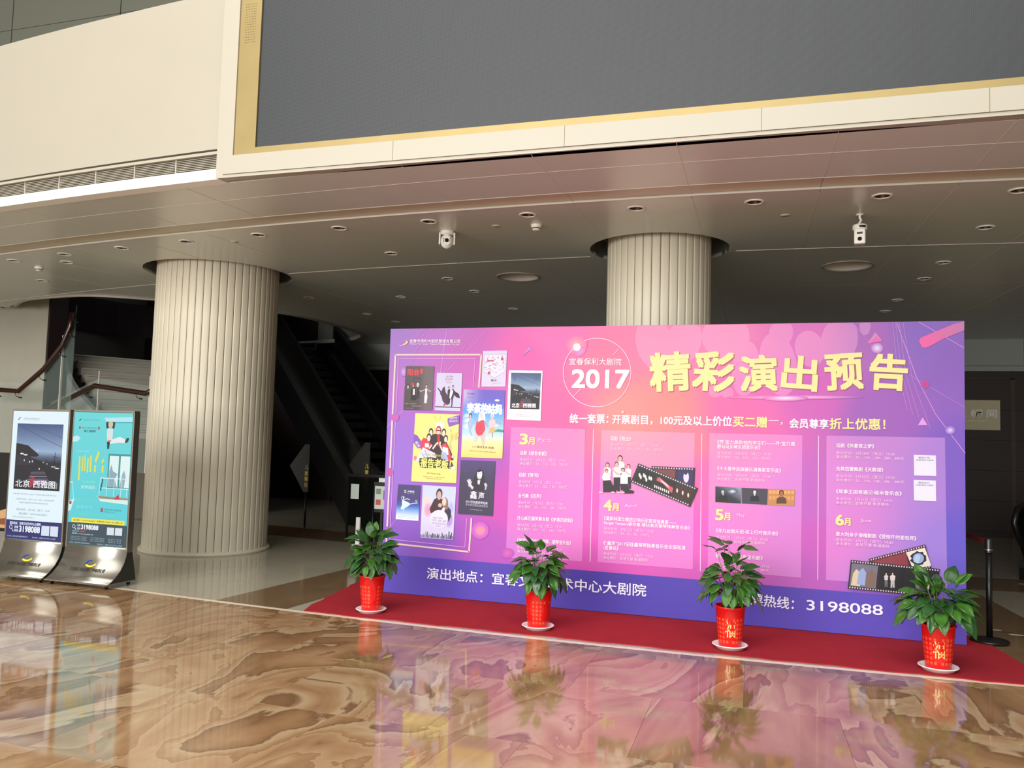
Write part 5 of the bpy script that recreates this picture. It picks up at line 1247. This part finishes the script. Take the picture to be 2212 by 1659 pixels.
wl.data = wl.data.copy(); wl.data.materials[0] = M['stairwall'] if 'stairwall' in M else M['stone']
tag(boxobj('wall_stair_rear', M['wood'], None, -16.2, -8.9, 19.22, 19.4, 3.3, 9), kind='structure')
tag(boxobj('wall_stair_upper', M['wood'], None, -15.9, -12.1, 17.9, 18.0, 3.4, 9), kind='structure')
def railing(label, pts, top_off, bot, posts):
    """handrail polyline with brackets and clear panels behind it"""
    t = thing('glass_railing', label, 'railing')
    MB().tube(pts, .046, 10).obj('handrail', M['handrail'], t)
    for k in range(len(pts)-1):
        p, q = Vector(pts[k]), Vector(pts[k+1]); n = Vector((0, .09, 0))
        P = [Vector((p.x, p.y+.09, bot)), Vector((q.x, q.y+.09, bot)), Vector((q.x, q.y+.09, q.z+top_off)), Vector((p.x, p.y+.09, p.z+top_off))]
        MB().prism(P, (0, .012, 0)).obj('glass_panel', M['glass'], t)
        m_ = p.lerp(q, .8); br = MB().tube([(m_.x, m_.y, m_.z-.02), (m_.x+.02, m_.y+.02, m_.z-.1), (m_.x+.06, m_.y+.075, m_.z-.12)], .008, 6).obj('bracket', M['darksteel'], t)
        MB().lathe([(0, -.012), (.028, -.012), (.028, .012), (0, .012)], 12).obj('boss', M['black'], br, (m_.x+.06, m_.y+.075, m_.z-.12))
    for x, y, z0, z1 in posts: MB().box(x-.008, x+.008, y+.08, y+.12, z0, z1).obj('panel_edge', M['joint'], t)
    return t
YR = 12.2
A = [aty(px, py, YR) for px, py in ((100, 885), (205, 833), (315, 850), (345, 834))]
A = [Vector((-11.9+(-13.01+11.9), YR, 1.87))+Vector((0, 0, 0)) if False else Vector(a) for a in A]
e1 = aty(207, 800, YR); e2 = aty(317, 812, YR)
railing('lower wooden handrail on glass in front of the pale stone steps', [tuple(a) for a in A], .14, 0.9, [(A[1].x, YR, .9, e1.z), (A[2].x, YR, .9, e2.z)])
YR2 = 12.0
Bp = [aty(px, py, YR2) for px, py in ((-60, 840), (0, 842), (40, 845), (95, 797), (135, 745), (152, 705), (156, 675))]
e3 = aty(128, 725, YR2); e4 = aty(32, 808, YR2)
railing('upper curving dark handrail on glass at far left of the stairs', [tuple(a) for a in Bp], .16, 1.0, [(e3.x, YR2, 1.7, e3.z+.02)])

# ------------------------------------------------------------------ escalators
def escalator(S_, e, label, sign, far=True):
    """S_: floor point at the near side of the landing, e: unit travel direction"""
    t = thing('escalator', label, 'escalator', (S_.x, S_.y, 0), math.atan2(e.y, e.x))
    W_ = 1.15; hgt = 4.9; Lr = hgt/math.tan(math.radians(30)); flat = 1.4
    def zc(x):
        if x < flat: return 0
        return (x-flat)*math.tan(math.radians(30))
    for s_ in (0, 1):
        y0 = -W_ if s_ else 0
        yy = (y0, y0+.16) if not s_ else (y0-.16, y0)
        # truss cladding
        P = [Vector((-.2, yy[0], 0)), Vector((flat+1.0, yy[0], 0)), Vector((flat+Lr, yy[0], hgt-.75)), Vector((flat+Lr, yy[0], hgt+.1)), Vector((flat-.1, yy[0], .16)), Vector((-.2, yy[0], .16))]
        MB().prism(P, (0, .16, 0)).obj('truss_cladding', M['blackmetal'], t)
        P = [Vector((-.2, yy[0]-.005, .16)), Vector((flat-.1, yy[0]-.005, .16)), Vector((flat+Lr, yy[0]-.005, hgt+.1)), Vector((flat+Lr, yy[0]-.005, hgt+.3)), Vector((flat-.25, yy[0]-.005, .33)), Vector((-.2, yy[0]-.005, .25))]
        MB().prism(P, (0, .17, 0)).obj('skirt_band', M['escband'], t)
        ym = (yy[0]+yy[1])/2
        path = [(-.42, ym, .62), (-.5, ym, .78), (-.42, ym, .95), (-.2, ym, 1.02), (flat-.3, ym, 1.04), (flat+.2, ym, 1.2), (flat+Lr, ym, hgt+1.08)]
        MB().tube([(-.1, ym, .45), (-.3, ym, .48)]+path, .042, 8).obj('handrail', M['black'], t)
        P = [Vector((-.2, ym, .24)), Vector((flat-.2, ym, .3)), Vector((flat+Lr, ym, hgt+.25)), Vector((flat+Lr, ym, hgt+1.04)), Vector((flat+.2, ym, 1.16)), Vector((flat-.3, ym, 1.0)), Vector((-.2, ym, .98)), Vector((-.42, ym, .85)), Vector((-.40, ym, .6))]
        MB().prism(P, (0, .01, 0)).obj('glass_panel', M['glassdark'], t)
    for k in range(26):
        x = flat-.35+.36*k; z = max(.005, zc(x+.18)-.02)
        if k < 1: continue
        boxobj('step', M['black'], t, x, x+.40, -W_+.01, -.01, z-.12, z)
    boxobj('landing_plate', M['steel'], t, -.6, flat-.1, -W_+.01, -.01, .001, .012)
    return t
E1 = Vector((-5.75, 12.75, 0)); e1v = Vector((-.77, .64, 0)).normalized()
escalator(E1, e1v, 'dark escalator rising to the left behind the big column', 1)
escalator(Vector((3.44, 12.95, 0)), Vector((.62, .78, 0)).normalized(), 'dark escalator whose curved handrail end shows at the right edge', -1)
# guard boards with yellow vertical characters beside the handrails
for px, py, Y, lb in ((657, 1012, 13.3, 'dark guard board with yellow characters beside the left escalator, nearer the column'), (787, 1010, 13.2, 'dark guard board with yellow characters beside the left escalator, nearer the show board')):
    c = aty(px, py, Y); t = thing('guard_board', lb, 'warning board', (c.x, c.y, c.z-.42))
    me = MB().prism([Vector((-.30, 0, .46)), Vector((.0, 0, .86)), Vector((.10, 0, .86)), Vector((.10, 0, 0)), Vector((.0, 0, .0))], (0, .03, 0)).mesh('board', M['guard']); link('board', me, t)
    MB().tube([(.05, .015, .0), (.05, .015, -max(c.z-.42, .1))], .02).obj('post', M['blackmetal'], t)
    e = Print(lambda x, y: (x, y), lambda u, v, L: (u, -.002, v))
    for k, ch in enumerate('儿童需在成人陪同'[:4]):
        vs, fs = text_mesh(ch, .02); e.raw([(.015+p*.07, .40-k*.105+q*.085) for p, q in vs], fs, [e.colr((226, 200, 80))]*len(vs)); e.obj('letter', M['print'], t)
# glass gate with a paper notice, left of the show board
g0 = Vector((-6.75, 12.4, 0))
t = thing('glass_gate', 'black railed glass gate standing left of the show board', 'gate', tuple(g0))
boxobj('top_rail', M['black'], t, 0, .95, 0, .05, 1.0, 1.05); boxobj('glass_panel', M['glassdark'], t, .02, .92, .02, .03, .2, 1.0)
boxobj('post', M['blackmetal'], t, .90, .95, 0, .05, 0, 1.1); boxobj('post', M['blackmetal'], t, 0, .03, .01, .04, 0, 1.0)
n1 = aty(759, 1045, 12.38); n2 = aty(775, 1078, 12.38)
o = tag(boxobj('paper_notice', M['paper'], None, n1.x, n2.x, 12.375, 12.38, n2.z, n1.z), 'small pale paper notice stuck on the glass gate', 'notice')
w1 = aty(768, 1117, 11.6); w2 = aty(779, 1165, 11.6)
t = thing('marker_post', 'short white post standing behind the leftmost plant', 'post', ((w1.x+w2.x)/2, 11.6, 0))
me = MB().box(-.035, .035, -.02, .02, .012, w1.z).mesh('post', M['white']); bevel_mesh(me, .006); link('panel', me, t)
MB().lathe([(0, 0), (.09, 0), (.09, .012), (0, .014)], 20).obj('foot', M['white'], t)
lp = aty(806, 1100, 11.3)
t = thing('leaflet_stand', 'black leaflet stand with coloured papers beside the board edge', 'leaflet stand', (lp.x, 11.3, 0))
MB().tube([(0, 0, .012), (0, 0, .62)], .02).obj('pole', M['blackmetal'], t); MB().lathe([(0, 0), (.15, 0), (.15, .012), (0, .014)], 24).obj('base', M['black'], t)
boxobj('back_plate', M['black'], t, .0, .34, 0, .02, .55, 1.0); boxobj('side_post', M['black'], t, .12, .16, 0, .02, .012, .55)
e = Print(lambda x, y: (x, y), lambda u, v, L: (u, -.002-.0005*L, v))
e.poly([(.02, .60), (.32, .60), (.32, .94), (.02, .94)], (200, 205, 200)); e.poly([(.04, .66), (.12, .66), (.12, .74), (.04, .74)], (190, 90, 80)); e.poly([(.16, .74), (.28, .74), (.28, .88), (.16, .88)], (110, 120, 130)); e.poly([(.04, .82), (.12, .82), (.12, .9), (.04, .9)], (120, 140, 110))
e.obj('leaflets', M['print'], t)
boxobj('header_card', M['paper'], t, .08, .32, -.004, 0, 1.0, 1.06)
